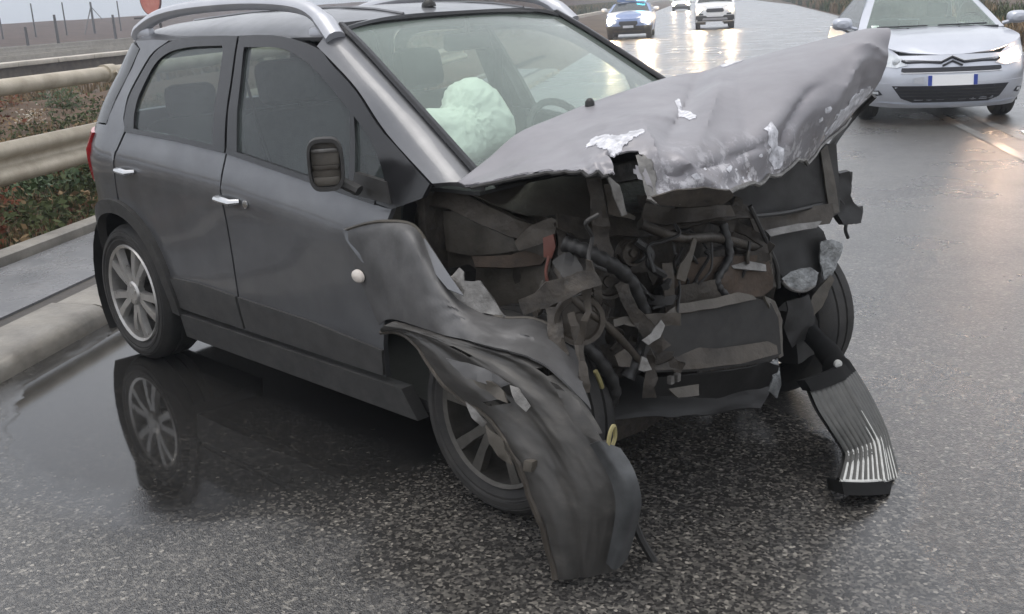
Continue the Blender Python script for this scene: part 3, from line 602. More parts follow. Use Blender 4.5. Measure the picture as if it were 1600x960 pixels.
for sg in (-1, 1):
    # --- rear door
    low = smooth2([(-.305, .32), (-.305, .7), (-.305, 1.045)], 2)+smooth2([(-.305, 1.047), (-.7, 1.072), (-1.13, 1.09)], 3)[1:]+smooth2([(-1.13, 1.09), (-1.20, .95), (-1.235, .84), (-1.24, .772)], 3)[1:]+arc(AR[0], AR[1], .443, 82, 6, 9)[1:]+[(-.84, .32)]
    rd = spanel('rear_door', low, M_paint, sg)
    fr = [(-.31, 1.05), (-.425, 1.472)]+smooth2([(-.55, 1.475), (-.8, 1.472), (-.98, 1.452), (-1.1, 1.39), (-1.17, 1.25), (-1.165, 1.13), (-1.135, 1.092)], 4)+smooth2([(-1.06, 1.088), (-1.09, 1.2), (-1.06, 1.34), (-.97, 1.405), (-.8, 1.432), (-.52, 1.437)], 4)+[(-.5, 1.42), (-.4, 1.055)]
    spanel('window_frame', fr, M_blackgloss, sg, .004, rd)
    gl = [(-.36, 1.05)]+[(-.47, 1.45)]+smooth2([(-.8, 1.452), (-1.0, 1.425), (-1.09, 1.35), (-1.12, 1.2), (-1.09, 1.085)], 4)
    mb = MB(); panel(mb, gl, sfn(sg, -.008), .1, .003, inward=inw(sg)); mb.build('window', M_sideglass, rd)
    spanel('belt_trim', [(-.305, 1.04), (-.7, 1.066), (-1.14, 1.083), (-1.14, 1.102), (-.7, 1.086), (-.305, 1.06)], M_blackgloss, sg, .008, rd, .015)
    mb = MB(); hp = sfn(sg, .03); mb.tube([sfn(sg, .0)(-1.145, .925), hp(-1.125, .927), hp(-1.085, .925), hp(-1.04, .922), sfn(sg, 0)(-1.02, .921)], [.012, .016, .017, .016, .012], 8, flat=.8); mb.build('handle', M_chrome, rd)
    spanel('door_cladding', [(-.31, .33), (-.31, .47), (-.6, .48), (-.835, .47)]+arc(AR[0], AR[1], .45, 17, 4, 3)+[(-.835, .33)], M_sill, sg, .01, rd, .02)
    # --- front door
    low = [(-.293, .32), (.60, .32)]+smooth2([(.655, .55), (.675, .75), (.70, .92)], 3)+smooth2([(.66, .922), (.24, .98), (-.293, 1.043)], 4)
    fd = spanel('front_door', low, M_paint, sg)
    fr = [(-.293, 1.045), (-.41, 1.472)]+smooth2([(-.3, 1.474), (-.1, 1.466), (.14, 1.425), (.25, 1.375), (.42, 1.285), (.6, 1.15), (.86, 1.01)], 4)+[(.84, .965), (.705, .92), (.60, .935), (.66, .985)]+smooth2([(.62, 1.045), (.5, 1.155), (.36, 1.245), (.2, 1.335), (.08, 1.385), (-.1, 1.425), (-.35, 1.43)], 4)+[(-.225, 1.05)]
    spanel('window_frame', fr, M_blackgloss, sg, .004, fd)
    gl = [(-.26, 1.04), (-.385, 1.45), (-.1, 1.44), (.1, 1.40), (.24, 1.33), (.42, 1.225), (.6, 1.08), (.68, .99), (.63, .93), (.24, .985)]
    mb = MB(); panel(mb, gl, sfn(sg, -.008), .1, .003, inward=inw(sg)); mb.build('window', M_sideglass, fd)
    spanel('divider', [(.40, 1.235), (.43, 1.21), (.515, .945), (.48, .95)], M_blackgloss, sg, .004, fd)
    spanel('mirror_base', [(.50, 1.02), (.66, 1.0), (.70, .935), (.5, .95)], M_blackplastic, sg, .012, fd)
    spanel('belt_trim', [(-.293, 1.038), (.24, .973), (.62, .925), (.62, .942), (.24, .992), (-.293, 1.058)], M_blackgloss, sg, .008, fd, .015)
    mb = MB(); mb.tube([sfn(sg, .0)(-.305, .877), hp(-.285, .879), hp(-.24, .876), hp(-.19, .872), sfn(sg, 0)(-.17, .870)], [.012, .016, .017, .016, .012], 8, flat=.8); mb.build('handle', M_chrome, fd)
    mb = MB(); mb.lathe([(.016, 0), (.016, .006), (.001, .007)], 12, Matrix.Translation(sfn(sg, .001)(-.12, .865)) @ (Matrix() if sg > 0 else Matrix.Rotation(math.pi, 4, 'Z'))); mb.build('key_lock', M_chrome, fd)
    spanel('door_cladding', [(-.293, .33), (.60, .33), (.625, .43), (.2, .46), (-.293, .47)], M_sill, sg, .01, fd, .02)
    # --- rear quarter and tail corner
    q = [(-1.255, .772)]+smooth2([(-1.245, .84), (-1.215, .95), (-1.15, 1.09)], 3)+smooth2([(-1.185, 1.14), (-1.195, 1.26), (-1.12, 1.40), (-.99, 1.462)], 4)+[(-1.15, 1.468), (-1.30, 1.462), (-1.23, 1.43), (-1.34, 1.105), (-1.80, 1.105), (-1.86, .98), (-1.90, .82), (-1.92, .635), (-1.62, .625)]+arc(AR[0], AR[1], .443, 132, 88, 7)[1:]
    qp = spanel('quarter_panel', q, M_paint, sg)
    spanel('quarter_glass', [(-1.235, 1.43), (-1.335, 1.112), (-1.76, 1.112), (-1.70, 1.3), (-1.60, 1.45), (-1.32, 1.455)], M_blackgloss, sg, .002, qp)
    mb = MB(); panel(mb, smooth2([(-1.47, 1.06), (-1.7, 1.075), (-1.84, 1.04), (-1.875, .9), (-1.88, .79), (-1.74, .77), (-1.60, .84), (-1.52, .96), (-1.47, 1.06)], 2)[:-1], sfn(sg, .012), .05, .03, inward=inw(sg)); mb.build('taillight', M_taillight, car)
    bp = arc(AR[0], AR[1], .443, 138, 186, 8)+[(-1.74, .26), (-1.90, .26), (-1.955, .36), (-1.965, .5), (-1.93, .615), (-1.62, .618)]
    spanel('bumper_corner', bp, M_clad, sg, .012)
    # --- sill, arch flare, wheel well
    spanel('sill', [(-.86, .19), (.74, .19), (.70, .305), (-.84, .305)], M_sill, sg, .018, None, .05)
    spanel('arch_flare', arc(*AR, .448, -4, 188, 22)+arc(*AR, .385, 188, -4, 22), M_clad, sg, .024, None, .04, .06)
    wl = MB(); wl.grid([[V((AR[0]+.43*math.cos(t), sg*y, AR[1]+.43*math.sin(t))) for t in [rad(a) for a in range(-25, 216, 12)]] for y in (.845, .5)]); wl.box((AR[0], sg*.5, .45), (.9, .01, .7)); wl.build('wheel_well', M_blackplastic, car)
    wheel(car, (AR[0], sg*.862, .325), sg, spin=.42)
    # --- roof edge and rail
    mb = MB(); P = [sfn(sg, 0)(-1.42, 1.462)+V((0, -.03*sg, .02))]+[V((x, sg*y, z)) for x, y, z in ((-1.36, .585, 1.52), (-1.15, .60, 1.568), (-.85, .602, 1.592), (-.4, .605, 1.596), (-.05, .612, 1.574), (.10, .622, 1.528), (.20, .635, 1.455))]
    mb.tube(smooth_path(P, 5), [.036]*5+[.034]*26+[.04]*5, 10, flat=.8); mb.build('roof_rail', M_rail, car)
    mb = MB(); mb.box((-1.33, sg*.59, 1.495), (.13, .035, .05), bev=.012); mb.build('rail_foot', M_rail, car)
    mb = MB(); mb.box((.10, sg*.625, 1.47), (.12, .035, .05), bev=.012); mb.build('rail_foot', M_rail, car)
    # --- A pillar
    out = [sfn(sg, .002)(x, z) for x, z in ((.14, 1.43), (.26, 1.378), (.43, 1.288), (.61, 1.152), (.87, 1.012))]
    inn = [V((.15, sg*.575, 1.492)), V((.31, sg*.598, 1.41)), V((.52, sg*.63, 1.29)), V((.76, sg*.665, 1.15)), V((1.01, sg*.70, 1.0))]
    s_ = Surf([out, [(a+b)/2+V((.012, sg*.012, .012)) for a, b in zip(out, inn)], inn]); mb = MB(); sheet(mb, lambda u, v: s_.at(u, v), 16, 6, .02); mb.build('a_pillar', M_hoodpaint, car)
    mb = MB(); mb.tube([p+V((.006, 0, .008)) for p in smooth_path(inn, 4)], .014, 6); mb.build('windscreen_seal', M_blackgloss, car)

# roof, tailgate, floor
ZC = [(-1.68, 1.50), (-1.4, 1.54), (-.8, 1.567), (-.2, 1.567), (.05, 1.548), (.17, 1.528)]
def rf(u, v):
    x = -1.66+1.83*v; y = (u*2-1); w = ys(x, 1.462)-.002; zc = spline([V((p[0], p[1], 0)) for p in ZC], v).y
    return V((x+.05*(1-y*y)*v**6, y*w, 1.462+(interp(ZC, x)-1.462)*(1-abs(y)**4.2)))
mb = MB(); sheet(mb, rf, 28, 26, .012); roof = mb.build('roof', M_hoodpaint, car)
mb = MB(); c = rf(.44, .93); mb.lathe([(.03, 0), (.028, .012), (.012, .03), (.001, .034)], 12, Matrix.Translation(c) @ Matrix.Rotation(rad(90), 4, 'X')); mb.tube([c+V((0, 0, .02)), c+V((-.25, 0, .24))], .003, 5); mb.build('antenna', M_blackplastic, roof)
mb = MB()
for y in (-.34, .34): mb.tube([rf(.5+y*.72, k/12)+V((0, 0, .003)) for k in range(13)], .006, 5)
mb.build('roof_groove', M_paint, roof)
def tg(u, z):
    a = (u*2-1)*rad(86); x0 = -1.35 if z < 1.05 else -1.35+.1*min(1, (z-1.05)/.4); xr = interp(XR, z); W_ = ys(-1.0, z)
    s = abs(math.sin(a)); q = max(0, 1-s**2)**(1/2.2); return V((x0+(xr-x0)*q, math.copysign(W_*s, a), z))
mb = MB(); sheet(mb, lambda u, v: tg(u, .62+.86*v)+V((.012, 0, 0)), 24, 12, .02, skip=lambda u, v: .56 < v < .95 and .2 < u < .8 or u < .13 or u > .87); tgo = mb.build('tailgate', M_paint, car)
mb = MB(); sheet(mb, lambda u, v: tg(u, .25+.36*v)-V((.01, 0, 0)), 22, 6, .02, skip=lambda u, v: u < .13 or u > .87); mb.build('rear_bumper', M_clad, car)
mb = MB(); sheet(mb, lambda u, v: tg(.2+.6*u, 1.10+.34*v)+V((.01, 0, 0)), 14, 6, .004); mb.build('rear_window', M_sideglass, tgo)
mb = MB(); mb.box((-.45, 0, .22), (2.6, 1.55, .05), bev=.01); mb.box((.45, .35, .2), (.5, .12, .06)); mb.tube([(-1.8, .3, .2), (-.9, .28, .19), (.7, .2, .2)], .03, 8); mb.build('floor_pan', M_blackplastic, car)
mb = MB(); mb.box((-1.28, 0, .34), (.12, 1.3, .1), bev=.02); mb.build('rear_axle', M_junk, car)

# interior
def seat(x, y, w=.5, back=.62, name='seat'):
    mb = MB(); mb.box((x, y, .52), (.52, w, .16), Matrix.Rotation(rad(-8), 3, 'Y'), bev=.05)
    R = Matrix.Rotation(rad(-14), 3, 'Y'); mb.box(V((x-.27, y, .56))+R @ V((0, 0, back/2)), (.15, w*.95, back), R, bev=.05)
    o = mb.build(name, M_seat, car)
    hr = MB(); R2 = Matrix.Rotation(rad(-10), 3, 'Y'); c = V((x-.27, y, .56))+R @ V((.01, 0, back+.11)); hr.box(c, (.1, .27, .19), R2, bev=.045)
    for d in (-.06, .06): hr.tube([c+V((-.01, d, -.18)), c+V((0, d, 0))], .007, 6)
    hr.build('headrest', M_seat, o); return o
seat(-.12, -.37, name='front_seat'); seat(-.12, .37, name='front_seat')
mb = MB(); mb.box((-1.0, 0, .55), (.5, 1.25, .18), bev=.05); mb.box((-1.3, 0, .83), (.16, 1.25, .55), Matrix.Rotation(rad(-16), 3, 'Y'), bev=.05)
rs = mb.build('rear_seat', M_seat, car)
for y in (-.38, .38):
    mb = MB(); mb.box((-1.38, y, 1.17), (.09, .26, .16), bev=.04); mb.build('headrest', M_seat, rs)
ds = Surf([[(.98, -.7, .98), (1.02, -.25, 1.0), (1.02, .25, 1.0), (.98, .7, .98)], [(.72, -.72, .97), (.74, -.25, 1.0), (.74, .25, 1.04), (.72, .72, .97)], [(.60, -.72, .88), (.60, -.25, .9), (.58, .3, .96), (.6, .72, .88)], [(.66, -.72, .6), (.64, -.25, .55), (.64, .25, .55), (.66, .72, .6)]])
mb = MB(); sheet(mb, ds.at, 16, 14, .012); mb.build('dashboard', M_dash, car)
mb = MB(); R = Matrix.Rotation(rad(-25), 4, 'Y'); MW = Matrix.Translation((.36, .37, .97)) @ R
ring = [MW @ V((0, .185*math.cos(a), .185*math.sin(a))) for a in [2*math.pi*k/28 for k in range(29)]]; mb.tube(ring, .016, 8, caps=False)
for a in (0, 180, 270): mb.tube([MW @ V((.02, 0, 0)), MW @ V((0, .185*math.cos(rad(a)), .185*math.sin(rad(a))))], .018, 6)
mb.box(MW @ V((.02, 0, 0)), (.05, .15, .13), R.to_3x3(), bev=.02); mb.tube([MW @ V((.02, 0, 0)), (.68, .37, .82)], .035, 8); mb.build('steering_wheel', M_dash, car)
mb = MB(); sheet(mb, lambda u, v: rf(.04+.92*u, .04+.92*v)-V((0, 0, .035)), 10, 10, .006); mb.build('headliner', M_liner, car)
mb = MB(); mb.box((.2, 0, 1.41), (.03, .24, .07), bev=.015); mb.tube([(.21, 0, 1.43), (.2, 0, 1.5)], .012, 6); mb.build('rear_view_mirror', M_blackplastic, car)
for sg in (-1, 1):
    mb = MB(); mb.tube(smooth_path([(-.36, sg*.74, .35), (-.37, sg*.76, 1.0), (-.42, sg*.64, 1.43)], 4), .05, 8, flat=.6); mb.build('pillar_trim', M_dash, car)
    mb = MB(); mb.tube([(-.34, sg*.70, 1.34), (-.33, sg*.66, 1.1), (-.3, sg*.55, .6)], .022, 6, flat=.15); mb.build('seat_belt', M_blackplastic, car)
# airbag: collapsed cushion, star shaped union of swollen lobes with folds
def airbag():
    lob = [(onX(716, 212, .60), (.13, .185, .105)), (onX(735, 160, .56), (.11, .125, .10)), (onX(665, 205, .58), (.09, .11, .085)), (onX(772, 205, .62), (.09, .09, .12)), (onX(700, 240, .64), (.10, .16, .06))]
    c = onX(722, 195, .59)
    def f(p): return sum(math.exp(-2.4*(((p.x-q.x)/s[0])**2+((p.y-q.y)/s[1])**2+((p.z-q.z)/s[2])**2)) for q, s in lob)
    bm = bmesh.new(); bmesh.ops.create_icosphere(bm, subdivisions=5, radius=1)
    for v in bm.verts:
        d = v.co.normalized(); t = .5
        while t > .02 and f(c+d*t) < .16: t -= .01
        w = .006*noise.noise(d*2.5)+.0015*abs(noise.noise(d*9+V((4, 1, 1))))-.007*max(0, .12-abs(noise.noise(V((d.x*2, d.y*3.2, d.z*2)))))/.12
        v.co = c+d*(t+w)
    mb = MB(); mb.bm(bm); mb.build('airbag', M_bag, car, angle=180)
airbag()
# windscreen
def ws(u, v):
    y = u*2-1; t = v; R0 = spline([V((.15, .575, 1.492)), V((.31, .598, 1.41)), V((.52, .63, 1.29)), V((.76, .665, 1.15)), V((1.01, .70, 1.0))], t)
    return V((R0.x+(.07+.05*t)*(1-y*y), y*R0.y, R0.z+.02*(1-y*y)))
mb = MB(); sheet(mb, lambda u, v: ws(.01+.98*u, .01+.98*v), 24, 14, .004); wsc = mb.build('windscreen', M_winglass, car, angle=80)
mb = MB(); mb.tube([ws(k/16, .0)+V((0, 0, .004)) for k in range(17)], .013, 6); mb.build('windscreen_seal', M_blackgloss, car)
mb = MB(); sheet(mb, lambda u, v: ws(.02+.96*u, .945+.06*v)+V((.012, 0, -.004)), 16, 2, .01); mb.build('cowl_panel', M_blackplastic, car)
for (a, b) in ((.45, .1), (.88, .46)):
    mb = MB(); P = [ws(a+(b-a)*k/8, .95-.02*k/8)+V((.012, 0, .014)) for k in range(9)]; mb.tube(P, .009, 6); mb.build('wiper', M_blackplastic, car)
# right mirror (torn shell showing its frame) and left mirror
for sg in (-1, 1):
    mb = MB(); c = V((.535, sg*.96, 1.075))
    Rm = Matrix.Rotation(rad(38)*sg, 3, 'Z')
    cup = []
    for (sc_, dx) in ((1, .045), (1.03, .0), (.93, -.05), (.6, -.085), (.1, -.095)):
        cup.append([c+Rm @ V((dx, math.copysign(abs(math.cos(t))**.55, math.cos(t))*.057*sc_, math.copysign(abs(math.sin(t))**.6, math.sin(t))*.085*sc_)) for t in [2*math.pi*k/28 for k in range(28)]])
    inner = [[c+Rm @ V((dx, math.copysign(abs(math.cos(t))**.55, math.cos(t))*.057*sc_, math.copysign(abs(math.sin(t))**.6, math.sin(t))*.085*sc_)) for t in [2*math.pi*k/28 for k in range(28)]] for (sc_, dx) in ((.86, .045), (.84, .012))]
    mb.grid(inner[::-1]+cup, close=True); mb.tube([c+V((-.03, -sg*.05, -.06)), V((.58, sg*.87, .975))], .03, 8, flat=.6)
    mo = mb.build('mirror', M_clad, car)
    mb = MB(); mb.box(c+Rm @ V((.008, 0, 0)), (.008, .092, .138), Rm, bev=.003); mb.build('mirror_backplate', M_apron if sg < 0 else M_dash, mo)
    if sg < 0:
        for (dz, m_, hh) in ((.045, M_bare, .016), (-.01, M_junk2, .02), (-.055, M_apron, .035)):
            mb = MB(); mb.box(c+Rm @ V((.018, 0, dz)), (.012, .086, hh*.85), Rm, bev=.004); mb.build('mirror_rib', m_, mo)
# ================================================================== CRUSHED FRONT END
def plate(name, px, p, n, m, amp=.012, fs=7, thick=.006, step=.035, parent=None, seed=0, label=None, build=True, mb=None):
    """crumpled sheet-metal plate: outline surveyed on the plane (p, n), then dented"""
    p = V(p); n = V(n).normalized(); e1 = n.orthogonal().normalized() if abs(n.z) > .98 else V((0, 0, 1)).cross(n).normalized(); e2 = n.cross(e1)
    P = [onP(a, b, p, n)-p for a, b in px]; poly = [(q.dot(e1), q.dot(e2)) for q in P]
    bm = cut_poly(poly, step)
    for v in bm.verts:
        q = p+e1*v.co.x+e2*v.co.z; k = noise.noise(q*fs+V((seed, 0, 0)))+.5*(1-2*abs(noise.noise(q*fs*1.7+V((0, seed, 4)))))
        v.co = q+n*amp*k+nz(q, fs*2, amp*.3, seed)
    bmesh.ops.recalc_face_normals(bm, faces=bm.faces); thicken(bm, thick)
    mb = mb or MB(); mb.bm(bm)
    return mb.build(name, m, parent or car, angle=30, label=label) if build else mb
def cable(name, pts, r, m, parent=None, n=7):
    mb = MB(); mb.tube(smooth_path([onX(a, b, x) for a, b, x in pts], 5), r, n); return mb.build(name, m, parent or car)
def lump(name, c, s, m, R=None, amp=.02, fs=9, bev=.02, parent=None, seed=0):
    bm = bmesh.new(); bmesh.ops.create_cube(bm, size=1)
    bmesh.ops.subdivide_edges(bm, edges=bm.edges[:], cuts=5, use_grid_fill=True)
    for v in bm.verts:
        co = v.co.copy(); L = max(abs(co.x), abs(co.y), abs(co.z)); co = co.lerp(co.normalized()*.62, .22)
        v.co = V((co.x*s[0], co.y*s[1], co.z*s[2])); v.co += nz(v.co+V((seed, seed*2, 0)), fs, amp, seed)
    mb = MB(); mb.bm(bm, Matrix.Translation(c) @ (R.to_4x4() if R else Matrix())); return mb.build(name, m, parent or car, angle=30)

M_scuff = mat('scuffed_brown_grey', (.16, .145, .135), (.27, .25, .24), rough=.6, scale=30, bump=.2, bscale=60)
# ---- hood: hinged at the scuttle, folded into a ridge, front half bent steeply down and crumpled
ridge = [onX(716, 284, .99), onX(762, 248, .99), onX(808, 209, .98), onX(865, 184, .98), onX(925, 160, .98), onX(985, 140, .99), onX(1040, 122, 1.02), onX(1105, 108, 1.08), onX(1180, 90, 1.18), onX(1275, 66, 1.36), onX(1340, 50, 1.5), onX(1378, 46, 1.58)]
cowl = [V((1.0, -.72, 1.0))] + [V((1.0+.08*(1-y*y*2), y, 1.0+.03*(1-y*y*2))) for y in (-.62, -.5, -.38, -.25, -.12, .02, .16, .3, .45, .58, .68)]
def row(l): return [onX(*q) for q in l]
up = row([(722, 287, 1.03), (775, 266, 1.09), (822, 240, 1.14), (880, 215, 1.18), (935, 190, 1.21), (992, 172, 1.26), (1050, 160, 1.31), (1112, 140, 1.37), (1185, 112, 1.42), (1280, 90, 1.52), (1345, 74, 1.60), (1385, 80, 1.63)])
mid = row([(724, 289, 1.05), (778, 278, 1.17), (830, 258, 1.26), (886, 240, 1.33), (940, 212, 1.39), (985, 202, 1.45), (1048, 196, 1.51), (1115, 185, 1.54), (1190, 160, 1.60), (1270, 128, 1.63), (1340, 112, 1.64), (1384, 104, 1.64)])
low = row([(726, 290, 1.06), (780, 280, 1.22), (838, 268, 1.34), (892, 263, 1.43), (945, 243, 1.51), (990, 236, 1.57), (1045, 250, 1.66), (1118, 240, 1.70), (1195, 214, 1.71), (1262, 175, 1.68), (1322, 160, 1.64), (1366, 140, 1.60)])
edge = row([(727, 292, 1.06), (781, 281, 1.23), (842, 269, 1.35), (897, 270, 1.46), (952, 276, 1.56), (1006, 312, 1.64), (1062, 314, 1.72), (1128, 304, 1.75), (1185, 284, 1.72), (1235, 262, 1.65), (1272, 240, 1.58), (1326, 184, 1.50)])
HS = Surf([cowl, [(a*.55+b*.45) for a, b in zip(cowl, ridge)], ridge, up, mid, low, edge])
CREASE = [((.63, .36), (.545, .74), .028, -.05), ((.66, .38), (.60, .80), .025, .036), ((.70, .40), (.705, .98), .035, -.028), ((.47, .62), (.52, .9), .022, .03), ((.80, .46), (.97, .52), .05, .028), ((.82, .72), (.74, .99), .022, -.032), ((.9, .6), (.86, .97), .022, .026), ((.36, .84), (.47, .80), .02, -.02), ((.43, .55), (.56, .62), .015, .018), ((.10, .55), (.36, .62), .02, .008), ((.55, .80), (.62, .97), .016, .024), ((.66, .78), (.70, .97), .014, -.022), ((.78, .84), (.80, .98), .012, .018), ((.93, .70), (.97, .95), .014, -.018), ((.50, .9), (.74, .86), .014, -.014), ((.28, .5), (.33, .9), .018, .010)]
def hood(u, v):
    p = HS.at(u, v); d = 0
    for (a, b, w, h) in CREASE:
        ax, ay = a; bx, by = b; L2 = (bx-ax)**2+(by-ay)**2; t = max(0, min(1, ((u-ax)*(bx-ax)+(v-ay)*(by-ay))/L2))
        q = math.hypot(u-ax-t*(bx-ax), (v-ay-t*(by-ay))*.75); d += h*math.exp(-abs(q)/w)*(.35+.65*math.sin(math.pi*min(1, t*.8+.15)))
    k = max(0, (v-.36)/.64)
    d += k*(.012*noise.noise(V((u*5, v*4, 1)))+.004*(1-2*abs(noise.noise(V((u*11, v*9, 5))))))+k*k*k*(.008*noise.noise(V((u*24, v*16, 2)))+.006*noise.noise(V((u*45, v*22, 2))))
    return p+V((.8, -.45, .35)).normalized()*d*1.45+V((0, 0, 1))*(v**8)*(.022*noise.noise(V((u*21, 6, 1)))+.014*noise.noise(V((u*47, 2, 1))))*min(1, max(0, u*4-.4))
mb = MB(); sheet(mb, hood, 120, 66, .005, skip=lambda u, v: (.372 < u < .462+.02*math.sin(v*60) and v > .825+.012*math.sin(u*90)))
hood_o = mb.build('hood', M_dusty_skylit, car, angle=45)
def hood_n(u, v):
    e = .012; a = hood(min(u+e, 1), v)-hood(max(u-e, 0), v); b = hood(u, min(v+e, 1))-hood(u, max(v-e, 0)); c = a.cross(b); return c.normalized()*(1 if c.dot(V((.8, -.45, .35))) > 0 else -1)
def patch(name, pts, m, off=.0025, parent=hood_o, jag=.008, k=3):
    """flaked patch lying on the hood: ragged (u,v) outline bent onto it"""
    R = random.Random(len(pts)+int(pts[0][0]*1000)); n = len(pts); out = []
    for i in range(n*k*2):
        q = spline([V((a, b, 0)) for a, b in pts+pts[:1]], i/(n*k*2)); out.append((q.x+R.uniform(-jag, jag)*.5, q.y+R.uniform(-jag, jag)*.8))
    cl = lambda u, v: (min(.995, max(.005, u)), min(.995, max(0.005, v)))
    mb = MB(); panel(mb, out, lambda u, v: hood(*cl(u, v))+hood_n(*cl(u, v))*off, .02, .005, inward=lambda a, b: -hood_n(*cl(a, b))); return mb.build(name, m, parent, angle=60)
patch('paint_scrape', [(.315, .70), (.34, .665), (.375, .675), (.40, .70), (.43, .715), (.462, .70), (.475, .73), (.455, .765), (.435, .80), (.41, .835), (.385, .84), (.372, .80), (.352, .765), (.345, .725), (.325, .715)], M_primer)
patch('paint_scrape', [(.452, .72), (.47, .70), (.482, .715), (.47, .735)], M_primer, k=2, jag=.005)
patch('paint_scrape', [(.655, .37), (.69, .355), (.70, .375), (.665, .40)], M_primer, k=2, jag=.006)
patch('paint_scrape', [(.555, .50), (.568, .495), (.60, .62), (.59, .645), (.575, .58)], M_primer, k=2, jag=.005)
patch('paint_scrape', [(.90, .88), (.925, .83), (.955, .79), (.985, .82), (.975, .92), (.94, .97), (.91, .96), (.90, .92)], M_primer, k=3, jag=.018)
patch('paint_scrape', [(.73, .80), (.745, .785), (.765, .87), (.785, .96), (.765, .97), (.748, .88)], M_primer, k=2, jag=.006)
patch('paint_scrape', [(.46, .86), (.485, .85), (.505, .90), (.49, .985), (.462, .985)], M_bare, k=3)
for k in range(12):
    R = random.Random(k+70); u = R.uniform(.56, .93); v = R.uniform(.84, .97); s = R.uniform(.003, .007)
    patch('paint_chip', [(u-s, v-s), (u+s*.4, v-s*1.6), (u+s, v+s), (u-s*.3, v+s*1.8)], M_primer, off=.0015, k=1, jag=.002)
# washer nozzle, bare metal lip along the torn flap and the tip left of the notch
c = hood(.355, .385); mb = MB(); mb.lathe([(.017, -.01), (.016, .006), (.008, .016), (.001, .018)], 12, Matrix.Translation(c+V((.0, -.0, .008))) @ Matrix.Rotation(rad(90), 4, 'X')); mb.build('washer_nozzle', M_blackplastic, hood_o)
mb = MB(); mb.tube([hood(.462+.535*k/40, .995)+V((.004, -.003, -.002)) for k in range(41)], .007, 6); mb.build('hood_lip', M_bare, hood_o)
mb = MB(); mb.tube([hood(.02+.34*k/24, .995)+V((.002, -.004, -.006)) for k in range(25)], .006, 6); mb.build('hood_hem', M_clad, hood_o)
plate('hood_tear', [(948, 272), (968, 290), (980, 335), (972, 338), (958, 305)], onX(955, 290, 1.57), (.9, -.4, .1), M_bare, .006, 14, parent=hood_o, step=.02)
plate('hood_fold_shade', [(1018, 309), (1060, 297), (1100, 293), (1140, 296), (1146, 304), (1128, 318), (1078, 324), (1030, 320)], onX(1062, 312, 1.73), (.75, -.5, -.45), M_junk, .008, 10, parent=hood_o, step=.03)  # folded-under edge, its dark colour carries the shade beneath the hood lip
# left side of the hood gap: dark hem strut, fender stub with its light edge
cable('hood_strut', [(1366, 150, 1.52), (1330, 186, 1.44), (1296, 238, 1.45), (1302, 285, 1.45), (1308, 330, 1.45)], .013, M_blackplastic)
plate('left_fender', [(1158, 322), (1140, 300), (1190, 262), (1262, 222), (1306, 226), (1312, 332), (1296, 342), (1240, 330), (1180, 342)], (1.47, .5, .93), (.94, -.3, .25), M_clad, .006, 5, label='dark crushed left fender front')
plate('fender_edge', [(1282, 236), (1293, 226), (1307, 300), (1312, 332), (1297, 336), (1289, 288)], (1.485, .5, .93), (.94, -.3, .25), M_apron, .004, 6, step=.02)
plate('left_fender_lip', [(1170, 338), (1240, 326), (1300, 318), (1304, 334), (1296, 350), (1240, 356), (1180, 364)], (1.50, .45, .86), (.9, -.35, .35), M_junk2, .008, 9)
plate('left_fender_lip', [(1196, 360), (1246, 350), (1284, 346), (1276, 356), (1240, 362), (1204, 370)], (1.52, .4, .84), (.7, -.35, .6), M_bare, .005, 12, step=.02)
cable('fender_seam', [(1178, 338, 1.51), (1230, 332, 1.51), (1296, 316, 1.50)], .009, M_blackplastic)
# black lamp bracket dangling outside at the left corner
br = plate('lamp_bracket', [(1312, 272), (1326, 268), (1331, 290), (1328, 305), (1336, 318), (1346, 328), (1344, 348), (1316, 352), (1308, 336), (1302, 316), (1310, 300)], (1.45, .62, .8), (.9, -.4, .1), M_blackplastic, .012, 14, thick=.03, step=.02)
lump('bracket_socket', onX(1328, 336, 1.47), (.06, .07, .06), M_blackplastic, amp=.012, parent=br); lump('bracket_socket', onX(1321, 284, 1.46), (.03, .04, .07), M_blackplastic, amp=.008, parent=br)
cable('bracket_wire', [(1322, 350, 1.46), (1321, 360, 1.46), (1325, 372, 1.46)], .007, M_blackplastic, parent=br)
cable('bracket_wire', [(1300, 300, 1.46), (1316, 318, 1.48), (1335, 342, 1.47)], .008, M_blackplastic, parent=br)

# ---- right fender: torn skin peeled outwards
T = [onY(*q) for q in [(538, 360, -.892), (570, 350, -.888), (602, 346, -.88), (645, 352, -.86), (672, 388, -.86), (700, 432, -.87), (722, 463, -.88), (755, 487, -.875), (790, 497, -.86), (832, 498, -.83), (872, 516, -.80), (905, 548, -.78)]]
T2 = [onY(*q) for q in [(540, 372, -.898), (575, 368, -.90), (606, 366, -.90), (640, 376, -.92), (664, 412, -.93), (692, 454, -.94), (716, 480, -.945), (752, 502, -.93), (790, 512, -.91), (832, 515, -.88), (874, 535, -.85), (910, 570, -.83)]]
Mi = [onY(*q) for q in [(552, 412, -.900), (576, 420, -.905), (602, 428, -.912), (630, 440, -.945), (655, 458, -.955), (684, 480, -.965), (712, 496, -.97), (750, 514, -.965), (788, 526, -.95), (832, 535, -.93), (878, 560, -.90), (916, 600, -.88)]]
Lo = [onY(*q) for q in [(592, 508, -.885), (604, 500, -.90), (618, 500, -.92), (640, 506, -.945), (664, 514, -.965), (690, 522, -.985), (716, 528, -1.0), (752, 536, -1.01), (790, 546, -1.005), (836, 560, -.99), (884, 592, -.96), (925, 640, -.93)]]
FS = Surf([T, T2, Mi, Lo])
